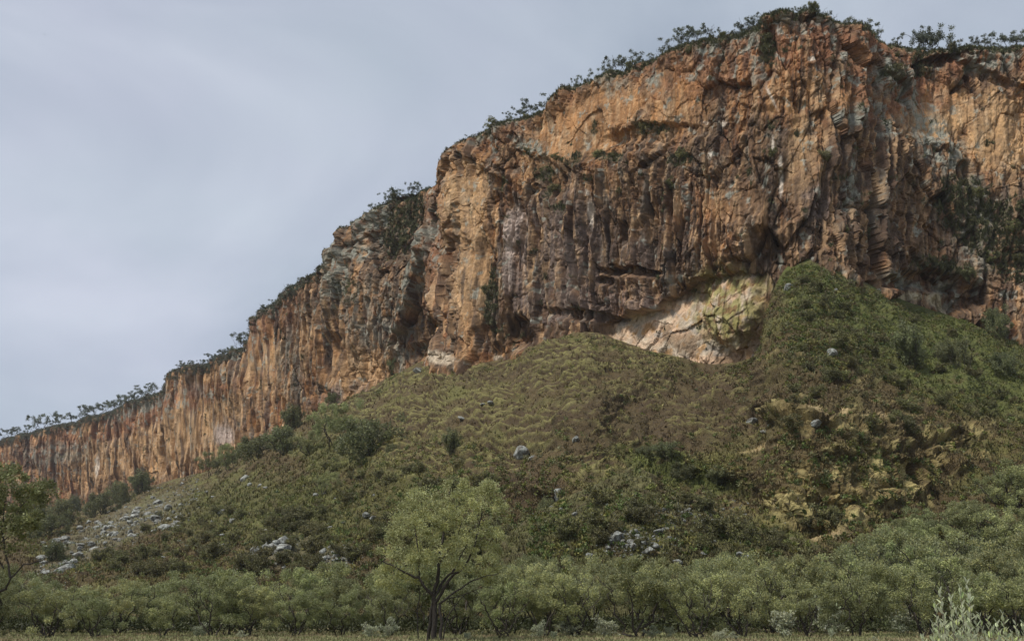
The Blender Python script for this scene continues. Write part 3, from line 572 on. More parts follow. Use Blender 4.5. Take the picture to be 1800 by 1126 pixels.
# wooded lower right of the slope
wood = [(1500, 985, 935), (1560, 990, 925), (1610, 1000, 905), (1660, 985, 900), (1700, 960, 880), (1745, 985, 885), (1790, 960, 870), (1640, 950, 885), (1590, 960, 905), (1530, 965, 930), (1720, 1000, 930), (1770, 1010, 925), (1680, 1010, 940), (1800, 900, 800), (1850, 930, 850), (1760, 900, 830), (1830, 860, 790), (1860, 1000, 900), (1620, 1015, 945), (1560, 1020, 950), (1710, 925, 862), (1900, 900, 820)]
for j, (px, pb_, pt_) in enumerate(sorted(wood)):
    p = slope_point(px, min(pb_, 1040)); h = (pb_ - pt_) / F * p[1] * 1.0; sc = h / 4.4
    place_plant('dark_tree', PT['olive%d' % (j % 6)] if j % 3 else PT['dark%d' % (j % 3)], p, (sc * 1.15, sc * 1.15, sc * (1 if j % 3 else 1.45)), j * 1.7,
                f'dark green rounded tree on the lower right slope, {ordinal(j + 1)} from the left', 'tree', 'dark trees on the lower right slope', bury=.3)
# bushes at the top of the left slope and under the face
bush = [(512, 757, 716, 24, 'round dark bush where slope meets the cliff foot'), (590, 786, 716, 42, 'large round olive bush, left of the widest one on the grass slope'), (652, 800, 738, 52, 'widest grey green bush standing alone on the grass slope'),
        (545, 798, 756, 36, 'olive bush filling the gap below the large round bush'), (500, 800, 757, 36, 'grey green bush in the middle of the bush belt'), (455, 806, 768, 34, 'grey green bush toward the left end of the bush belt'),
        (405, 826, 782, 30, 'pale spiky bush against the violet stained rock'), (375, 838, 800, 26, 'small pale bush at the foot of the tan wall'), (592, 712, 692, 16, 'small dark bush tucked under the black cliff foot'),
        (246, 868, 832, 24, 'dark round bush at the foot of the far cliff'), (210, 890, 852, 26, 'dark bush below and left of the round far bush'), (180, 905, 868, 26, 'dark bush on the far slope above the rockfall'),
        (128, 900, 872, 18, 'small dark bush at the foot of the far reddish wall'), (110, 925, 885, 28, 'dark bush beside the crown of the left tree'), (85, 945, 905, 28, 'dark bush partly behind the left tree'), (60, 925, 885, 30, 'dark bush behind the left tree crown'),
        (690, 655, 632, 10, 'small green shrub in a notch of the cliff foot'), (690, 795, 780, 12, 'small grey shrub right of the widest slope bush'), (795, 798, 762, 20, 'grey green shrub alone on the terraced grass'), (965, 925, 880, 16, 'grey green upright shrub below the pale standing boulder'),
        (565, 872, 835, 22, 'olive bush on the middle of the left slope'), (95, 985, 955, 24, 'dark bush among the left rockfall'), (600, 735, 715, 18, 'low olive bush above the large round bush'), (1755, 598, 545, 26, 'dark green bush under the far right overhang'), (1600, 640, 575, 34, 'blue green bush on the upper right green slope'),
        (1690, 650, 600, 30, 'dark green bush on the far right green slope'), (1770, 660, 620, 30, 'green bush at the right edge below the overhang'), (1700, 505, 482, 18, 'yellow green shrub on the right ledge'), (1540, 430, 408, 14, 'dark green shrub clinging to the shattered brown rock'),
        (1465, 470, 448, 18, 'dark shrub just above the tip of the green cone'), (1510, 490, 470, 16, 'dark shrub on the right shoulder of the green cone'), (1180, 812, 785, 26, 'bright green bush at the left end of the dark hollow'), (1215, 828, 800, 30, 'bright green bush in the middle of the dark hollow'), (1262, 842, 815, 30, 'green bush at the right end of the dark hollow'),
        (1140, 806, 786, 18, 'small green bush at the head of the low mound')]
for j, (px, pb_, pt_, hw, lab) in enumerate(bush):
    on_face = (px, pb_) in ((1540, 430), (1700, 505), (690, 655), (1465, 470), (1510, 490))
    if on_face:
        jj = int(np.argmin(np.abs(xs - px))); ii = int(np.argmin(np.abs(PY[:, jj] - pb_))); p = CLIFF[ii, jj].copy()
        if pb_ > y_foot[jj]: p = slope_point(px, pb_)
    else: p = slope_point(px, pb_)
    h = (pb_ - pt_) / F * p[1]; w = 2 * hw / F * p[1]; k = 'dark%d' % (j % 3)
    me = PT[k] if ('dark' in lab or 'green bush' in lab or 'shrub' in lab) else PT['olive%d' % (j % 6)]
    Hm, Wm = (2.9, 4.1) if me is PT[k] else (4.4, 4.9)
    place_plant('bush', me, p, (w / Wm, w / Wm, h / Hm * 1.3), j * 2.1, lab, 'bush', 'bushes on the slope', bury=.15 * h)

# trees along the rim
rimtrees = [(1002, 138, 16), (1018, 135, 14), (1045, 122, 20), (1068, 108, 26), (1088, 98, 26), (1103, 96, 18), (1128, 84, 14), (1144, 78, 24), (1180, 52, 20), (1200, 44, 26), (1222, 38, 26), (1236, 30, 18), (1264, 26, 12), (1285, 16, 18), (1304, 16, 20), (1322, 12, 16), (1352, 8, 10), (1400, -2, 14), (1422, -4, 14),
            (1456, 16, 20), (1486, 20, 18), (1530, 42, 26), (1545, 44, 30), (1562, 46, 26), (1600, 62, 16), (1628, 62, 26), (1650, 62, 36), (1668, 62, 34), (1690, 68, 16), (1725, 68, 18), (1745, 68, 18), (1760, 66, 14), (1790, 62, 26), (1815, 62, 30), (1850, 60, 30),
            (880, 194, 14), (905, 186, 20), (925, 182, 22), (942, 180, 22), (955, 176, 16), (845, 214, 12), (832, 222, 10), (812, 240, 12), (803, 252, 10), (670, 340, 16), (655, 346, 14), (698, 332, 16), (715, 332, 16), (757, 318, 16), (738, 324, 8), (640, 362, 12), (788, 294, 8),
            (566, 462, 18), (590, 434, 18), (596, 425, 14), (548, 482, 10), (505, 505, 14), (490, 520, 16), (475, 530, 14), (460, 548, 16), (447, 575, 14), (430, 598, 18), (415, 606, 20), (400, 612, 14), (385, 620, 14), (370, 624, 12), (350, 634, 10), (330, 640, 10), (313, 650, 12), (298, 672, 12),
            (285, 686, 10), (265, 690, 16), (245, 698, 16), (228, 706, 14), (212, 712, 18), (198, 718, 16), (185, 724, 14), (168, 730, 16), (152, 734, 18), (138, 738, 14), (120, 742, 14), (98, 746, 18), (80, 750, 12), (62, 754, 20), (45, 758, 12), (25, 764, 12), (8, 768, 14), (-10, 774, 14), (-30, 780, 14)]
rimtrees.sort()
look = {0: 'small spreading tree with open crown', 1: 'thin tree with dark layered crown', 2: 'low wispy grey green tree', 3: 'round topped little tree'}
def rim_region(px):
    for lim_, t in ((300, 'far left rim'), (450, 'rim above the tan wall'), (600, 'rim left of the tall notch'), (800, 'rim left of the main buttress'), (1000, 'rim step over the main buttress'), (1440, 'rim rising to the summit')):
        if px < lim_: return t
    return 'rim right of the summit'
cntr = {}
rx_ = random.Random(3)
for j, (px, pb_, hp) in enumerate(rimtrees):
    jj = int(np.argmin(np.abs(xs - px))); p = CLIFF[0, jj].copy(); p[:2] -= nrm[jj] * .8
    reg = rim_region(px); cntr[reg] = cntr.get(reg, 0) + 1; k = rx_.randrange(4)
    h = hp / F * p[1] * 1.55; sc = h / 3.9; ws = sc * rx_.uniform(.8, 1.15)
    place_plant('rim_tree', PT['rim%d' % k], p, (ws, ws, sc), rx_.uniform(0, 6.28), f'{look[k]}, {ordinal(cntr[reg])} from left, {reg}', 'tree', 'small trees along the cliff rim', bury=.25)

# shrubs rooted on the rock face
faceshrub = [(1350, 75), (1348, 95), (1352, 115), (1346, 130), (1560, 140), (1572, 150), (1690, 350), (1710, 370), (1668, 385), (1740, 395), (1700, 410), (1765, 430), (968, 322), (975, 338), (985, 358), (1000, 384), (1150, 245), (1140, 255), (1165, 250), (1085, 295), (1065, 300), (1205, 300), (1190, 355), (1100, 360),
             (690, 380), (700, 440), (670, 350), (860, 225), (1105, 122), (1062, 132), (1540, 66), (1680, 92), (1620, 115), (868, 530), (880, 588), (1360, 300), (1790, 480), (1660, 480), (1630, 475), (1740, 475), (940, 285), (1000, 300), (1570, 105), (1260, 55), (1430, 20), (1210, 100), (920, 205), (630, 520), (560, 500), (505, 540), (1450, 300), (1485, 420)]
for j, (px, py) in enumerate(sorted(faceshrub)):
    jj = int(np.argmin(np.abs(xs - px))); ii = int(np.argmin(np.abs(PY[:, jj] - py))); p = CLIFF[ii, jj].copy(); p[:2] += nrm[jj] * .15
    s_ = rx_.uniform(.8, 1.5) * (1.0 if px > 900 else 1.3)
    place_plant('ledge_shrub', PT['scrub%d' % (j % 4)], p, (s_, s_, s_ * 1.1), j * 1.3, f'low dark shrub rooted on the bare cliff face, {ordinal(j + 1)} from the left', 'shrub', 'shrubs rooted on the cliff face', bury=.2)

# scrub bushes over the lower slopes
rs = random.Random(21); sp = []
zones = [(150, 900, 560, 1010, 90, 'lower left slope'), (560, 820, 900, 985, 60, 'slope behind the lone tree'), (900, 870, 1480, 970, 34, 'slope above the middle of the thicket'), (1400, 480, 1800, 760, 70, 'upper right green slope')]
for (x0, y0, x1, y1, n, zn) in zones:
    k = 0; pts = []
    while k < n:
        px = rs.uniform(x0, x1); py = rs.uniform(y0, y1)
        if py < np.interp(px, xs, y_foot) + 25: continue
        if zn.startswith('lower left') and py < 1160 - px * .62 - 80: continue
        k += 1; pts.append((px, py))
    for j, (px, py) in enumerate(sorted(pts)):
        p = slope_point(px, py) if not (930 < px < 1480 and py > np.interp(px, cr_x, cr_y)) else mound_point(px, py)
        s_ = rs.uniform(.7, 1.5) * (1.1 if px < 560 else .9); ws = s_ * rs.uniform(.8, 1.2)
        place_plant('scrub_bush', PT['scrub%d' % rs.randrange(4)], p, (ws, ws, s_), rs.uniform(0, 6.28), f'scrub bush, {ordinal(j + 1)} from the left on the {zn}', 'bush', 'scrub bushes on the ' + zn, bury=.12)

# tufts of grass and bracken (uncountable)
def tuft_cloud(points, sizes, cols, rng, k=5):
    n = len(points); a = rng.random((n, k)) * 2 * np.pi; lean_ = .35 + .5 * rng.random((n, k)); h = sizes[:, None] * (.6 + .8 * rng.random((n, k)))
    d_ = np.stack([np.cos(a) * lean_, np.sin(a) * lean_, np.ones_like(a)], -1); side = np.stack([-np.sin(a), np.cos(a), 0 * a], -1); b0 = points[:, None] + side * (rng.random((n, k, 1)) - .5) * sizes[:, None, None] * .8
    w = (sizes[:, None] * .16)[..., None]; V = np.stack([b0 - side * w, b0 + side * w, b0 + d_ * h[..., None]], 2).reshape(-1, 3)
    c = (cols[:, None] * (.75 + .5 * rng.random((n, k, 1)))).repeat(3, 1).reshape(-1, 3)
    return V, np.arange(n * k * 3).reshape(-1, 3), c
M_TUFT = mat_attr('tuft_blades', .9, (2, .1), (8, .1), 0., 3)
inside = (TX > -40) & (TX < 1840) & (tv > .01) & (tv < .97); idx = np.argwhere(inside & (np.repeat(pk < .4, 1)).reshape(inside.shape))
rz = np.zeros(TX.shape)
for a, b, c, d_, e_ in ROCKZ: rz = np.maximum(rz, 1 - sst(.7, 1.3, np.sqrt(((TX - a) / c) ** 2 + ((TY - b - e_ * (TX - a)) / d_) ** 2) + tw3))
keep = RNG.random(len(idx)) > np.maximum(.6 * rz, .72 * sst(.3, .7, terr))[idx[:, 0], idx[:, 1]]; idx = idx[keep]
sel = idx[RNG.integers(0, len(idx), 76000)]; pts = tl[sel[:, 0], sel[:, 1]] + RNG.normal(size=(76000, 3)) * (.12, .12, 0); cc = tc0[sel[:, 0], sel[:, 1]] * 1.12
V, Fc, cc = tuft_cloud(pts, (.2 + .34 * RNG.random(len(pts))) * np.clip(pts[:, 1] / 150, .8, 1.8), cc * (.7 + .75 * RNG.random((len(pts), 1))), RNG, 4)
mi, mj = RNG.integers(15, len(MY), 13000), RNG.integers(0, len(mxs), 13000); mp_ = mb2[mi, mj] + RNG.normal(size=(13000, 3)) * (.1, .1, 0)
V2, F2, c2 = tuft_cloud(mp_, .15 + .25 * RNG.random(13000), mc[mi, mj] * 1.25, RNG, 4)
V, Fc, cc = np.concatenate([V, V2]), np.concatenate([Fc, F2 + len(V)]), np.concatenate([cc, c2])
link('slope_grass', mesh_np('slope_grass', V, Fc, cc, False, M_TUFT), kind='stuff', label='tussocks of dry grass and bracken covering the slope', category='grass')
idx = np.argwhere((vegm > .45) & (PX > -30) & (PX < 1830) & (v > .004) & (v < 1)); sel = idx[RNG.integers(0, len(idx), 16000)]; pts = CLIFF[sel[:, 0], sel[:, 1]]
V, Fc, cc = tuft_cloud(pts, .35 + .5 * RNG.random(len(pts)), np.array([(.105, .108, .055)]) * (.7 + .7 * RNG.random((len(pts), 1))), RNG, 5)
link('ledge_grass', mesh_np('ledge_grass', V, Fc, cc, False, M_TUFT), kind='stuff', label='grass and weeds growing on the cliff ledges', category='grass')
n = 26000; D_ = 46 + 22 * RNG.random(n); X_ = (RNG.random(n) - .5) * 1.25 * D_; pts = np.stack([X_, D_, np.zeros(n) + .02], -1)
gcol = np.where((fbm(X_ / 2.5, D_ / 2.5, 3, 251) > .12)[:, None], np.array([(.25, .205, .115)]), np.array([(.22, .225, .105)]))
V, Fc, cc = tuft_cloud(pts, .05 + .09 * RNG.random(n), gcol, RNG, 4)
link('plain_grass', mesh_np('plain_grass', V, Fc, cc, False, M_TUFT), kind='stuff', label='short dry grass on the flat ground before the thicket', category='grass')

def clump_cloud(name, pts, rad, cols, per, L_, W_, mat, label, category):
    rng = np.random.default_rng(len(pts)); V, Fc, cc = leaves(pts, rad, per * len(pts), L_, W_, rng, tint=(1, 1), squash=.7)
    k = np.argmin(np.zeros(1)); 
    rng = np.random.default_rng(len(pts)); kk = rng.integers(0, len(pts), per * len(pts))
    link(name, mesh_np(name, V, Fc, cc * np.repeat(cols[kk], 4, 0), False, mat), kind='stuff', label=label, category=category)
M_MIX = mat_leaf('mixed_scrub_leaves', (1, 1, 1), None, .02, .2)
pal = (1.10, 1.09, 1.02) * np.array([(.105, .115, .035), (.15, .155, .045), (.10, .072, .04), (.125, .12, .065), (.08, .10, .03), (.17, .15, .055), (.11, .135, .04)])
def scrub_pts(n, f):
    out_ = []
    while len(out_) < n:
        px, py = f()
        if 700 < px < 1280 and py < 800 - abs(px - 980) * .12 and rq.random() < .7: continue
        if any(((px - a) / c) ** 2 + ((py - b - e_ * (px - a)) / d_) ** 2 < 1 and rq.random() < .7 for a, b, c, d_, e_ in ROCKZ): continue
        if py > float(np.interp(px, xs, yf_smooth)) + 6: out_.append(mound_point(px, py) if (930 < px < 1480 and py > np.interp(px, cr_x, cr_y) + 4) else slope_point(px, py))
    return np.array(out_)
rq = random.Random(77)
A = scrub_pts(4300, lambda: (60 + 940 * rq.random() ** 1.25, 1020 - 250 * rq.random() ** 1.2))
A2 = scrub_pts(2100, lambda: (rq.uniform(1000, 1820), rq.uniform(470, 985)))
def edge_f():
    px = rq.uniform(560, 1820); return px, float(np.interp(px, xs, yf_smooth)) + 6.5 + abs(rq.gauss(0, 9))
A3 = np.concatenate([scrub_pts(700, edge_f), scrub_pts(900, lambda: (rq.gauss(1450, 90), rq.uniform(465, 640)))])
Bp = np.concatenate([A, A2, A3]); pc = pal[(np.clip((fbm(Bp[:, 0] / 16, Bp[:, 2] / 5, 3, 301) + .5) * 6.99, 0, 6.9) + RNG.normal(size=len(Bp)) * 1.1).clip(0, 6).astype(int)] * (.8 + .5 * RNG.random((len(Bp), 1)))
clump_cloud('slope_scrub', Bp + (0, 0, .12), (.3 + .45 * RNG.random(len(Bp))) * np.clip(Bp[:, 1] / 150, .7, 2.2), pc, 30, .30, .17, M_MIX, 'mottled low scrub and bracken over the slopes', 'scrub')
for (lo, hi, nn0, depth, rr0, lf) in ((-50, 590, 3400, 40, 1.0, (.62, .33)), (590, 1830, 1150, 14, .5, (.36, .19))):
    jj = RNG.integers(0, NC, 9000); jj = jj[(xs[jj] > lo) & (xs[jj] < hi)][:nn0]; Rv = CLIFF[(RNG.random(len(jj)) ** 1.7 * depth).astype(int), jj]
    pr = np.array([(.09, .11, .07), (.12, .125, .075), (.10, .085, .06), (.075, .09, .06)])[RNG.integers(0, 4, len(jj))]
    clump_cloud('rim_scrub', Rv + (0, 0, .3), rr0 * (.6 + .8 * RNG.random(len(jj))) * np.clip(Rv[:, 1] / 400, .7, 1.5), pr, 30, lf[0], lf[1], M_MIX, 'low grey green scrub along the distant left rim' if lo < 0 else 'low scrub fringe along the near rim', 'scrub')
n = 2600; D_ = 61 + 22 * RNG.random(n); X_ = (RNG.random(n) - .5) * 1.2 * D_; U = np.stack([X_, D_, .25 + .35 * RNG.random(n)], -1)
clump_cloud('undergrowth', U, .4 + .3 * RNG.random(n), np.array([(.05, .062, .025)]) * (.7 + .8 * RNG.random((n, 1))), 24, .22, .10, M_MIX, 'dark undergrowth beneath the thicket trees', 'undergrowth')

# ------------------------------------------------------------------ boulders
M_BOULDER = mat_attr('lichened_stone', .92, (1.6, .25), (7, .25), .7, 4)
def boulder_mesh(seed):
    rng = np.random.default_rng(seed); import bmesh
    bm = bmesh.new(); bmesh.ops.create_icosphere(bm, subdivisions=3, radius=1)
    V = np.array([v_.co[:] for v_ in bm.verts]); Fa = np.array([[q.index for q in f.verts] for f in bm.faces]); bm.free()
    for _ in range(11):                                   # planes cut the ball into a faceted block
        nrm_ = rng.normal(size=3); nrm_ /= np.linalg.norm(nrm_); dd = .55 + .3 * rng.random(); t = V @ nrm_ - dd; V = V - np.maximum(t, 0)[:, None] * nrm_
    V += .05 * np.stack([noise(V[:, 0] * 2.3 + seed, V[:, 1] * 2.3 + V[:, 2] * 3, 3), noise(V[:, 1] * 2.3, V[:, 2] * 2.3 + V[:, 0] * 3, 4), noise(V[:, 2] * 2.3, V[:, 0] * 2.3 + V[:, 1] * 3, 5)], -1)
    V *= (1, .8 + .3 * rng.random(), .62 + .3 * rng.random())
    m_ = noise(V[:, 0] * 2.5 + 3 * seed, V[:, 2] * 2.5 + V[:, 1] * 2, 9); c = np.empty((len(V), 3)); c[:] = (.235, .24, .22); c = mixc(c, (.15, .14, .12), sst(.05, .3, m_)); c = mixc(c, (.36, .38, .35), sst(.05, .3, -m_))
    return mesh_np('boulder', V, Fa, c, False, M_BOULDER)
BM = [boulder_mesh(k) for k in range(9)]
def boulder(px, py, r_px, label, group=None, sy=1.0, k=None, cat='boulder', tilt=.4):
    p = mound_point(px, py) if (930 < px < 1480 and py > np.interp(px, cr_x, cr_y) + 2) else slope_point(px, py)
    r = r_px / F * p[1]; o = link('boulder', BM[k if k is not None else rb.randrange(9)], None, label=label, category=cat)
    if group: o['group'] = group
    o.location = p + np.array((0, -.1 * r, r * .32 * sy)); o.scale = (r, r, r * sy); o.rotation_euler = (rb.uniform(-tilt, tilt), rb.uniform(-tilt, tilt), rb.uniform(0, 6.28)); return o
rb = random.Random(17)
for (px, py, r, sy, lab) in [(905, 790, 17, 1.3, 'pale lichen covered boulder standing out of the middle grass slope'), (925, 795, 10, .8, 'darker rock leaning on the lichen covered slope boulder'), (958, 862, 13, 1.9, 'tall pale standing boulder above the low mound'), (985, 872, 14, .6, 'brown flat rock right of the tall pale boulder'),
                             (430, 842, 10, 1.1, 'solitary pale boulder on the left slope below the bushes'), (108, 1008, 14, .9, 'largest grey boulder at the bottom of the left rockfall'), (122, 1000, 12, 1., 'angular boulder behind the largest rockfall boulder'), (166, 965, 13, .8, 'broad grey boulder in the middle of the left rockfall'),
                             (290, 928, 13, .7, 'dark topped boulder below the upper end of the rockfall'), (498, 955, 12, 1.2, 'upright pale boulder on top of the central rock pile'), (500, 972, 14, .7, 'flat grey slab across the central rock pile'), (565, 965, 9, 1.3, 'tall stone at the top left of the small pale rubble'), (1085, 950, 11, 1.3, 'pale blocky boulder on the left of the right rock pile'),
                             (1118, 958, 9, 1., 'grey boulder in the middle of the right rock pile'), (1135, 950, 8, 1.2, 'upright stone at the right end of the right rock pile'), (640, 905, 9, .9, 'grey rock left of the lone tree crown'), (735, 853, 7, .6, 'small pale rock just left of the lone tree top'), (648, 903, 9, .8, 'grey rock beside the one left of the lone tree crown'),
                             (865, 716, 7, .7, 'violet grey rock high on the grass slope'), (850, 718, 5, .6, 'small stone beside the violet grey slope rock'), (812, 738, 8, .5, 'brown slab sunk in the upper grass slope'), (1012, 775, 6, 1.6, 'narrow pale stone upright in the slope'), (1302, 976, 9, .8, 'pale rounded rock just above the thicket'), (1312, 980, 6, .8, 'small rock beside the pale rounded one above the thicket'),
                             (1236, 975, 7, .9, 'pale rock above the thicket left of the rounded pair'), (1243, 898, 7, 1, 'pinkish block on the mound crest'), (320, 888, 9, .7, 'grey boulder at the upper end of the left rockfall'), (1600, 522, 15, .7, 'cream coloured ledge rock under the brown overhang at right'), (1630, 526, 12, .9, 'cream lichen rock beside the ledge rock under the overhang'), (1652, 535, 16, 1.2, 'largest pale block under the brown overhang at right'), (1672, 548, 10, 1.5, 'upright pale block right of the largest one under the overhang'), (1545, 512, 7, .7, 'small pale stone on the right shoulder of the green cone'), (1470, 508, 8, .7, 'small pale stone high on the green cone'), (1383, 508, 11, 1.1, 'yellow lichened block at the tip of the green cone'),
                             (1432, 748, 12, .8, 'pale bluish block sticking out above the yellow bank'), (1320, 744, 14, .7, 'grey ledge rock at the upper left of the yellow bank'), (1340, 758, 13, .45, 'flat grey slab under the ledge rock left of the yellow bank'), (1465, 618, 11, 1.3, 'upright brown rock on the slope right of the cream scar'), (1600, 748, 9, .8, 'grey rock in the scrub above the yellow bank'), (1345, 745, 9, .6, 'dark rock between the grey slabs left of the yellow bank'), (735, 655, 10, 1.1, 'brown rock sticking out at the foot of the grey cliff')]:
    boulder(px, py, r, lab, None, sy)
piles = [('left rockfall', 150, lambda: (lambda t, w: (70 + t * 215, 1000 - t * 118 + w * 30))(rb.random(), rb.gauss(0, .6)), 3, 7),
         ('stone trail above the thicket at left', 48, lambda: (rb.gauss(270, 60), rb.gauss(915, 16)), 2.5, 6),
         ('central rock pile', 60, lambda: (lambda t: (412 + t * 108 + rb.gauss(0, 7), 1006 - t * 50 + rb.gauss(0, 9)))(rb.random() ** .8), 3, 8.5),
         ('pale rubble right of the central pile', 40, lambda: (rb.gauss(585, 15), rb.gauss(980, 8)), 2.2, 5.5),
         ('right rock pile', 42, lambda: (rb.gauss(1113, 36), rb.gauss(956, 13)), 2.8, 7.5),
         ('rubble on the low mound', 30, lambda: (rb.gauss(1215, 45), rb.gauss(918, 14)), 1.8, 4.5),
         ('open left slope', 60, lambda: (rb.uniform(280, 660), rb.uniform(850, 1000)), 2.4, 5),
         ('stones under the tall pale boulder', 22, lambda: (rb.gauss(1000, 35), rb.gauss(905, 12)), 2, 4.5)]
cand = []
for (nm, n, fn, r0, r1) in piles:
    r1 *= 1.15
    for _ in range(n):
        px, py = fn(); cand.append((r0 + (r1 - r0) * rb.random() ** 1.8 * 1.35, px, min(py, 1018), nm, (r0 + r1) / 2.1))
cand.sort(key=lambda q: -q[0]); minor = cand[250:]; major = cand[:250]
for nm in [p_[0] for p_ in piles]:
    for j, (r, px, py, _, mid_) in enumerate(sorted([q for q in major if q[3] == nm], key=lambda q: q[1])):
        boulder(px, py, r, f'{"small" if r < mid_ else "larger"} stone, {ordinal(j + 1)} from left, {nm}', 'stones of the ' + nm, rb.uniform(.7, 1.1))

# fine scree between the boulders
def scree():
    t = (1 + 5 ** .5) / 2; IV = np.array([(-1, t, 0), (1, t, 0), (-1, -t, 0), (1, -t, 0), (0, -1, t), (0, 1, t), (0, -1, -t), (0, 1, -t), (t, 0, -1), (t, 0, 1), (-t, 0, -1), (-t, 0, 1)]) / 1.9
    IF = np.array([(0, 11, 5), (0, 5, 1), (0, 1, 7), (0, 7, 10), (0, 10, 11), (1, 5, 9), (5, 11, 4), (11, 10, 2), (10, 7, 6), (7, 1, 8), (3, 9, 4), (3, 4, 2), (3, 2, 6), (3, 6, 8), (3, 8, 9), (4, 9, 5), (2, 4, 11), (6, 2, 10), (8, 6, 7), (9, 8, 1)])
    P_ = []
    for k in range(3000):
        q = rb.random()
        if q < .5: t_ = rb.random(); px, py = 60 + t_ * 290, 1005 - t_ * 140 + rb.gauss(0, 22)
        elif q < .62: t_ = rb.random(); px, py = 405 + t_ * 115 + rb.gauss(0, 10), 1005 - t_ * 52 + rb.gauss(0, 10)
        elif q < .74: px, py = rb.gauss(585, 24), rb.gauss(978, 11)
        elif q < .86: px, py = rb.gauss(1110, 32), rb.gauss(955, 14)
        else: px, py = rb.gauss(1190, 70), rb.gauss(910, 18)
        py = min(py, 1020); p = mound_point(px, py) if (930 < px < 1480 and py > np.interp(px, cr_x, cr_y) + 2) else slope_point(px, py); P_.append((p, rb.uniform(.8, 2.1) / F * p[1]))
    for (r, px, py, _, _) in minor:
        p = mound_point(px, py) if (930 < px < 1480 and py > np.interp(px, cr_x, cr_y) + 2) else slope_point(px, py); P_.append((p, r / F * p[1]))
    n = len(P_); rg = np.random.default_rng(5); V = IV[None] * (.65 + .7 * rg.random((n, 12, 1))) * np.array([q[1] for q in P_])[:, None, None] * (.7 + .6 * rg.random((n, 1, 3))) + np.array([q[0] for q in P_])[:, None]
    c = np.array((.22, .225, .20)) * (.6 + .8 * rg.random((n, 1, 1))) * np.ones((n, 12, 3))
    link('scree', mesh_np('scree', V, (IF[None] + 12 * np.arange(n)[:, None, None]).reshape(-1, 3), c, False, M_BOULDER), kind='stuff', label='small loose grey stones between the boulders', category='scree')
scree()

# ------------------------------------------------------------------ the lone tree, the left tree
def hero(px_paths, D, base_px, outline, nclus, n_leaf, leaf, cr_px, depth_r, mat, bark, seed, label, name='lone_tree', extra=None):
    rng = np.random.default_rng(seed); org = P(base_px[0], base_px[1], D); org[2] = 0; mains = []
    for (pts, r0, r1, dd0, dd1) in px_paths:
        n_ = len(pts); W = np.array([P(x, y, D + dd0 + (dd1 - dd0) * i / (n_ - 1)) for i, (x, y) in enumerate(pts)]) - org
        t = np.linspace(0, n_ - 1, n_ * 3 - 2); W = np.stack([np.interp(t, np.arange(n_), W[:, k]) for k in range(3)], 1); W += rng.normal(size=W.shape) * .02
        mains.append((W, np.linspace(r0, r1, len(W))))
    ol = np.array(outline, float); cs = []
    while len(cs) < nclus:
        x, y = rng.uniform(ol[:, 0].min(), ol[:, 0].max()), rng.uniform(ol[:, 1].min(), ol[:, 1].max())
        # point in polygon
        ins = False; j = len(ol) - 1
        for i in range(len(ol)):
            if (ol[i, 1] > y) != (ol[j, 1] > y) and x < (ol[j, 0] - ol[i, 0]) * (y - ol[i, 1]) / (ol[j, 1] - ol[i, 1]) + ol[i, 0]: ins = not ins
            j = i
        if not ins: continue
        cxm, cym = ol.mean(0); rr = min(1, math.hypot((x - cxm) / (np.ptp(ol[:, 0]) / 2), (y - cym) / (np.ptp(ol[:, 1]) / 2))); dr = depth_r * math.sqrt(max(.05, 1 - rr * rr))
        cs.append(P(x, y, D + rng.uniform(-dr, dr)) - org)
    cs = np.array(cs); tvv, tff = skeleton(mains, cs, rng, .01)
    rad = cr_px / F * D * (.6 + .8 * rng.random(len(cs))); lv, lf, lc = leaves(cs, rad, n_leaf, leaf[0], leaf[1], rng, tint=(.55, 1.5))
    me = (mesh_np(name + '_trunk', tvv, tff, None, True, bark), mesh_np(name + '_crown', lv, lf, lc, False, mat))
    return place_plant(name, me, org, 1, 0, label, 'tree')
M_LONE = mat_leaf('willowy_leaves', (.40, .425, .17), (.42, .44, .23))
hero([([(762, 1134), (763, 1100), (764, 1070), (762, 1045)], .16, .11, 0, 0), ([(752, 1134), (757, 1085), (762, 1045)], .1, .08, .3, 0), ([(772, 1132), (778, 1095), (772, 1062)], .09, .07, -.3, 0), ([(736, 1130), (733, 1080), (738, 1040), (732, 1000)], .035, .02, .5, .8), ([(776, 1132), (786, 1085), (803, 1060), (820, 1040)], .04, .02, -.4, -.8),
      ([(762, 1045), (752, 1038), (736, 1016), (718, 1008), (694, 996), (672, 985)], .09, .03, 0, -.8), ([(736, 1016), (737, 990), (734, 960), (730, 930), (716, 890)], .05, .02, 0, .5), ([(762, 1045), (770, 1010), (772, 975), (780, 935), (780, 900)], .10, .045, 0, .2), ([(780, 935), (768, 900), (762, 870)], .04, .015, .2, .6), ([(780, 905), (790, 880), (792, 855)], .035, .012, .2, -.5),
      ([(764, 1062), (782, 1030), (800, 1008), (815, 998), (828, 975), (836, 950), (845, 905), (852, 875)], .09, .015, 0, -.9), ([(765, 1048), (778, 1020), (796, 1005), (798, 1000)], .08, .04, 0, .6), ([(798, 1003), (812, 972), (835, 930), (842, 890)], .04, .012, .6, 1.4), ([(772, 1062), (800, 1040), (830, 1020), (850, 1014), (880, 1006)], .06, .015, 0, -1.2), ([(785, 1052), (815, 1045), (850, 1030), (870, 1035)], .03, .01, 0, 1.2), ([(766, 1020), (775, 985), (800, 950), (812, 915)], .05, .015, 0, -1)],
     51.0, (763, 1126), [(655, 1010), (668, 960), (690, 915), (708, 872), (722, 862), (745, 866), (752, 848), (780, 842), (812, 842), (832, 852), (862, 850), (884, 872), (893, 898), (888, 930), (878, 960), (880, 1000), (860, 1030), (810, 1010), (770, 1000), (720, 1040), (670, 1050)], 215, 33000, (.115, .048), 12, 2.4, M_LONE, M_BARK, 900,
     'tall many limbed tree with feathery olive crown standing alone before the thicket')
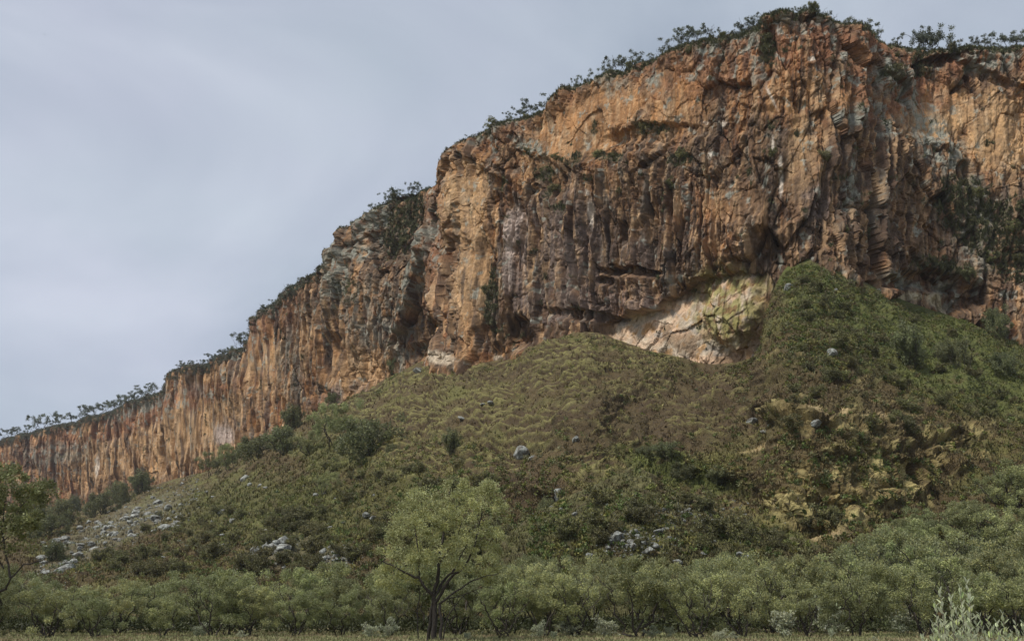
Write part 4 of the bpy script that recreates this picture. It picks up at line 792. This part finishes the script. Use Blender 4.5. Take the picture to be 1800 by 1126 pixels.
hero([([(-48, 1150), (-40, 1100), (-30, 1060), (-22, 1030)], .2, .14, 0, 0), ([(-22, 1038), (0, 1040), (10, 1035), (18, 1015), (42, 992), (75, 985)], .07, .02, 0, -.5), ([(18, 1015), (12, 980), (4, 930), (8, 880)], .05, .02, 0, .5), ([(-22, 1030), (-30, 980), (-20, 920), (-10, 860)], .12, .04, 0, .4), ([(10, 930), (30, 900), (55, 870), (75, 850)], .03, .012, .3, -.5), ([(-20, 940), (-60, 900), (-90, 860)], .07, .03, 0, -.6), ([(6, 1000), (-10, 960), (20, 940), (50, 925)], .035, .012, 0, .8)],
     43.0, (-48, 1150), [(-150, 900), (-120, 840), (-60, 815), (0, 818), (30, 822), (60, 832), (92, 830), (104, 850), (88, 872), (84, 900), (70, 930), (60, 950), (40, 975), (0, 985), (-60, 990), (-120, 960)], 190, 24000, (.13, .065), 12, 2.2, M_YELLOWLEAF, M_BARK, 901,
     'yellow green tree reaching into the picture at the left edge')

# silvery shrubs along the thicket edge
sil = [(425, 1124, 1106, 54, 'small silvery shrub on the grass left of the thicket gap'), (400, 1118, 1052, 58, 'light green rounded shrub standing before the thicket on the left'), (650, 1116, 1092, 56, 'silvery shrub at the left foot of the lone tree group'), (682, 1117, 1084, 56, 'taller silvery shrub just left of the lone tree'),
       (820, 1126, 1110, 52, 'low whitish shrub right of the lone tree base'), (948, 1118, 1088, 55, 'narrow silvery shrub under the dark gap right of the lone tree'), (1000, 1116, 1086, 57, 'wide silvery shrub before the dark gap in the thicket'), (975, 1122, 1108, 54, 'tiny pale shrub between two silvery shrubs'), (1062, 1116, 1080, 57, 'upright silvery shrub leaning on the thicket edge'),
       (1145, 1120, 1098, 55, 'silvery shrub below the leaning pale branch'), (1175, 1120, 1100, 55, 'silvery shrub beside the one below the leaning branch'), (1268, 1124, 1102, 51, 'pale shrub at the bottom edge, left of its twin'), (1291, 1124, 1108, 52, 'small pale shrub at the bottom edge, right of its twin'), (1383, 1122, 1074, 54, 'roundish grey green shrub standing out before the dark thicket base'),
       (1456, 1112, 1046, 60, 'tall narrow pale shrub with dense upright top'), (1535, 1128, 1116, 50, 'low pale shrub cut by the bottom edge'), (1460, 1122, 1104, 55, 'small shrub at the foot of the tall narrow pale one'), (350, 1118, 1092, 57, 'thin silvery shrub in the shade of the left thicket'), (5, 1116, 1106, 57, 'low green shrub at the bottom left corner'), (1590, 1118, 1066, 60, 'grey green shrub beside the pale straight trunk')]
for j, (px, pb_, pt_, D, lab) in enumerate(sil):
    p = P(px, pb_, D); h = top_height(pt_, D); w = h * (.9 if 'narrow' in lab or 'tall' in lab else 1.3); me = PT['silver%d' % (j % 3)] if 'green' not in lab or 'grey' in lab else PT['olive%d' % (j % 6)]
    Hm, Wm = (1.45, 1.6) if me in [PT['silver%d' % q] for q in range(3)] else (4.4, 4.9)
    place_plant('shrub', me, (p[0], p[1], 0), (w / Wm, w / Wm, h / Hm), j, lab, 'shrub', bury=.05, trunk='stem')

# ------------------------------------------------------------------ near shrubs at the lower right: every leaf a part
def leaf_blade():
    n_ = 5; V = []; Fc = []
    for i in range(n_ + 1):
        t = i / n_; w = math.sin(math.pi * min(1, t * .92 + .04)) ** .8 * .25; z = .12 * t * t
        V += [(-w, t, z + w * .35), (0, t, z), (w, t, z + w * .35)]
    for i in range(n_):
        a = i * 3; Fc += [(a, a + 1, a + 4, a + 3), (a + 1, a + 2, a + 5, a + 4)]
    return np.array(V), np.array(Fc)
lvV, lvF = leaf_blade(); M_NEAR = mat_leaf('near_silver_leaves', (.50, .56, .33), (.60, .63, .46), .2, .35); M_NEAR2 = mat_leaf('near_green_leaves', (.38, .46, .18), (.50, .54, .34), .25, .35)
LEAFM = [mesh_np('leaf', lvV, lvF, np.ones((len(lvV), 3)) * k, True, m_) for k, m_ in ((1., M_NEAR), (.8, M_NEAR), (1.05, M_NEAR2), (1.15, M_NEAR))]
def near_shrub(px, D, shoots, label, seed, nleaf, Lf=.07):
    rng = np.random.default_rng(seed); rr = random.Random(seed); b = P(px, 1060, D); b[2] = 0
    e = bpy.data.objects.new('near_shrub', None); C.objects.link(e); e.location = b; e['label'] = label; e['category'] = 'shrub'; e['group'] = 'silvery shrubs close to the camera'
    paths = []; spots = []
    for (tx, ty, dd) in shoots:
        tip = P(tx, ty, D + dd) - b; fx = rr.uniform(.3, .55); st = np.array((tip[0] * fx * .3, dd * .2, -.05)); q = np.array((tip[0] * .75 + rr.uniform(-.03, .03), dd * .7, tip[2] * .6))
        t = np.linspace(0, 1, 12)[:, None]; pts = (1 - t) ** 2 * st + 2 * t * (1 - t) * q + t * t * tip; paths.append((pts, np.linspace(.012, .003, 12)))
        m_ = max(9, int(nleaf * 1.9 / len(shoots)))
        for k in range(m_):
            u = 1 - (k / m_) ** 1.15 * .62; i = u * 11; i0 = min(int(i), 10); p = pts[i0] + (pts[i0 + 1] - pts[i0]) * (i - i0); dr = pts[i0 + 1] - pts[i0]; dr /= np.linalg.norm(dr)
            spots.append((p, dr, k * 2.4 + rr.uniform(-.4, .4), .6 + .9 * (1 - u) + rr.uniform(-.25, .3), rr.uniform(.65, 1.25) * (1 if k > 3 else .75)))
    tvv, tff = tubes(paths, 5); link('stem', mesh_np('near_stem', tvv, tff, None, True, M_PALEBARK), e)
    from mathutils import Matrix
    rr.shuffle(spots); spots.sort(key=lambda q: -q[4]); EV = []; EC = []
    for q, (p, dr, az, op, sc) in enumerate(spots):
        a = np.cross(dr, (0, 1, .1)); a /= np.linalg.norm(a); c_ = np.cross(dr, a); rad = math.cos(az) * a + math.sin(az) * c_; yv = Vector(dr * math.cos(op) + rad * math.sin(op)).normalized()
        zv = Vector(dr * math.sin(op) - rad * math.cos(op)); xv = yv.cross(zv).normalized(); zv = xv.cross(yv)
        M4 = Matrix.Translation(Vector(p)) @ Matrix((xv, yv, zv)).transposed().to_4x4() @ Matrix.Scale(Lf * sc, 4)
        if q < 295: o = link('leaf', LEAFM[rr.randrange(4)], e); o.matrix_local = M4
        else: Ma = np.array(M4); EV.append(lvV @ Ma[:3, :3].T + Ma[:3, 3]); EC.append(np.full((len(lvV), 3), rr.uniform(.75, 1.1)))
    if EV: link('foliage', mesh_np('foliage', np.concatenate(EV), np.concatenate([lvF + k * len(lvV) for k in range(len(EV))]), np.concatenate(EC), True, M_NEAR), e, kind='stuff')
near_shrub(1672, 9.6, [(1652, 1036, 0), (1644, 1062, -.1), (1699, 1022, .1), (1688, 1034, .15), (1704, 1040, 0), (1671, 1050, -.1), (1680, 1066, .1), (1692, 1072, -.05), (1660, 1080, .2), (1640, 1096, 0), (1698, 1090, .1), (1655, 1098, -.2), (1715, 1086, .2), (1676, 1092, 0), (1705, 1106, -.2), (1640, 1120, -.1), (1665, 1112, .1), (1690, 1110, -.3), (1622, 1118, .1)], 'silvery leaved shrub close to the camera with the two tallest shoots', 31, 290)
near_shrub(1742, 9.9, [(1722, 1080, 0), (1736, 1084, .1), (1762, 1078, .05), (1752, 1094, -.1), (1745, 1104, .1), (1728, 1102, -.1), (1768, 1104, 0), (1712, 1112, .1), (1757, 1112, -.2), (1735, 1116, .2), (1722, 1120, -.3)], 'middle silvery shrub with one pointed yellowish shoot', 32, 150)
near_shrub(1800, 10.2, [(1785, 1097, 0), (1797, 1094, .1), (1810, 1088, 0), (1778, 1112, -.1), (1790, 1116, .1), (1806, 1108, 0), (1822, 1080, 0), (1832, 1100, .1), (1770, 1120, .1)], 'silvery shrub cut off by the right edge', 33, 110)

# air between the camera and the far cliff
def haze():
    V = np.array([(x, y, z) for z in (-1.5, 146) for y in (-1600, 4100) for x in (-2600, 2600)], float); Fc = np.array([(0, 2, 3, 1), (4, 5, 7, 6), (0, 1, 5, 4), (2, 6, 7, 3), (0, 4, 6, 2), (1, 3, 7, 5)])
    m = bpy.data.materials.new('air'); m.use_nodes = True; t = m.node_tree; t.nodes.clear(); o = N(t, 'ShaderNodeOutputMaterial'); pv = N(t, 'ShaderNodeVolumePrincipled')
    pv.inputs['Color'].default_value = (.80, .87, 1, 1); pv.inputs['Density'].default_value = .00007; t.links.new(pv.outputs[0], o.inputs['Volume'])
    link('haze', mesh_np('haze', V, Fc, None, False, m), kind='stuff', label='thin pale air softening the far cliff', category='haze')
haze()

# birds circling before the cliff
def bird_mesh():
    V = [(0, .5, 0), (.09, 0, .05), (-.09, 0, .05), (0, 0, -.06), (0, -.5, 0), (.5, .12, .16), (1.1, -.12, .05), (.45, -.14, .12), (-.5, .12, .16), (-1.1, -.12, .05), (-.45, -.14, .12), (.1, -.7, 0), (-.1, -.7, 0)]
    Fc = [(0, 1, 2), (0, 3, 1), (0, 2, 3), (4, 2, 1), (4, 1, 3), (4, 3, 2), (1, 5, 7), (5, 6, 7), (2, 10, 8), (8, 10, 9), (4, 11, 12)]
    m_ = bpy.data.materials.new('dark_feathers'); m_.use_nodes = True; b = m_.node_tree.nodes['Principled BSDF']; b.inputs['Roughness'].default_value = .7
    nn = N(m_.node_tree, 'ShaderNodeTexNoise'); r = N(m_.node_tree, 'ShaderNodeValToRGB'); r.color_ramp.elements[0].color = (.03, .028, .026, 1); r.color_ramp.elements[1].color = (.07, .065, .06, 1)
    m_.node_tree.links.new(nn.outputs['Fac'], r.inputs[0]); m_.node_tree.links.new(r.outputs[0], b.inputs['Base Color'])
    return mesh_np('bird', np.array(V) * .3, np.array(Fc), None, False, m_)
bmh = bird_mesh()
for j, (px, py, D) in enumerate(sorted([(78, 61, 190), (95, 35, 330), (122, 155, 250), (57, 236, 280), (78, 163, 340), (118, 256, 300), (66, 278, 310), (387, 295, 300), (371, 288, 360), (246, 204, 330), (237, 219, 300), (415, 58, 320), (676, 98, 260), (511, 98, 330), (888, 108, 300), (148, 295, 330)])):
    o = link('bird', bmh, None, label=f'tiny dark bird gliding in the grey sky, {ordinal(j + 1)} from the left', category='bird', group='birds gliding in the sky'); o.location = P(px, py, D * .6); o.scale = (.6,) * 3; o.rotation_euler = (.2, .3 * math.sin(j * 3), j * 1.9)
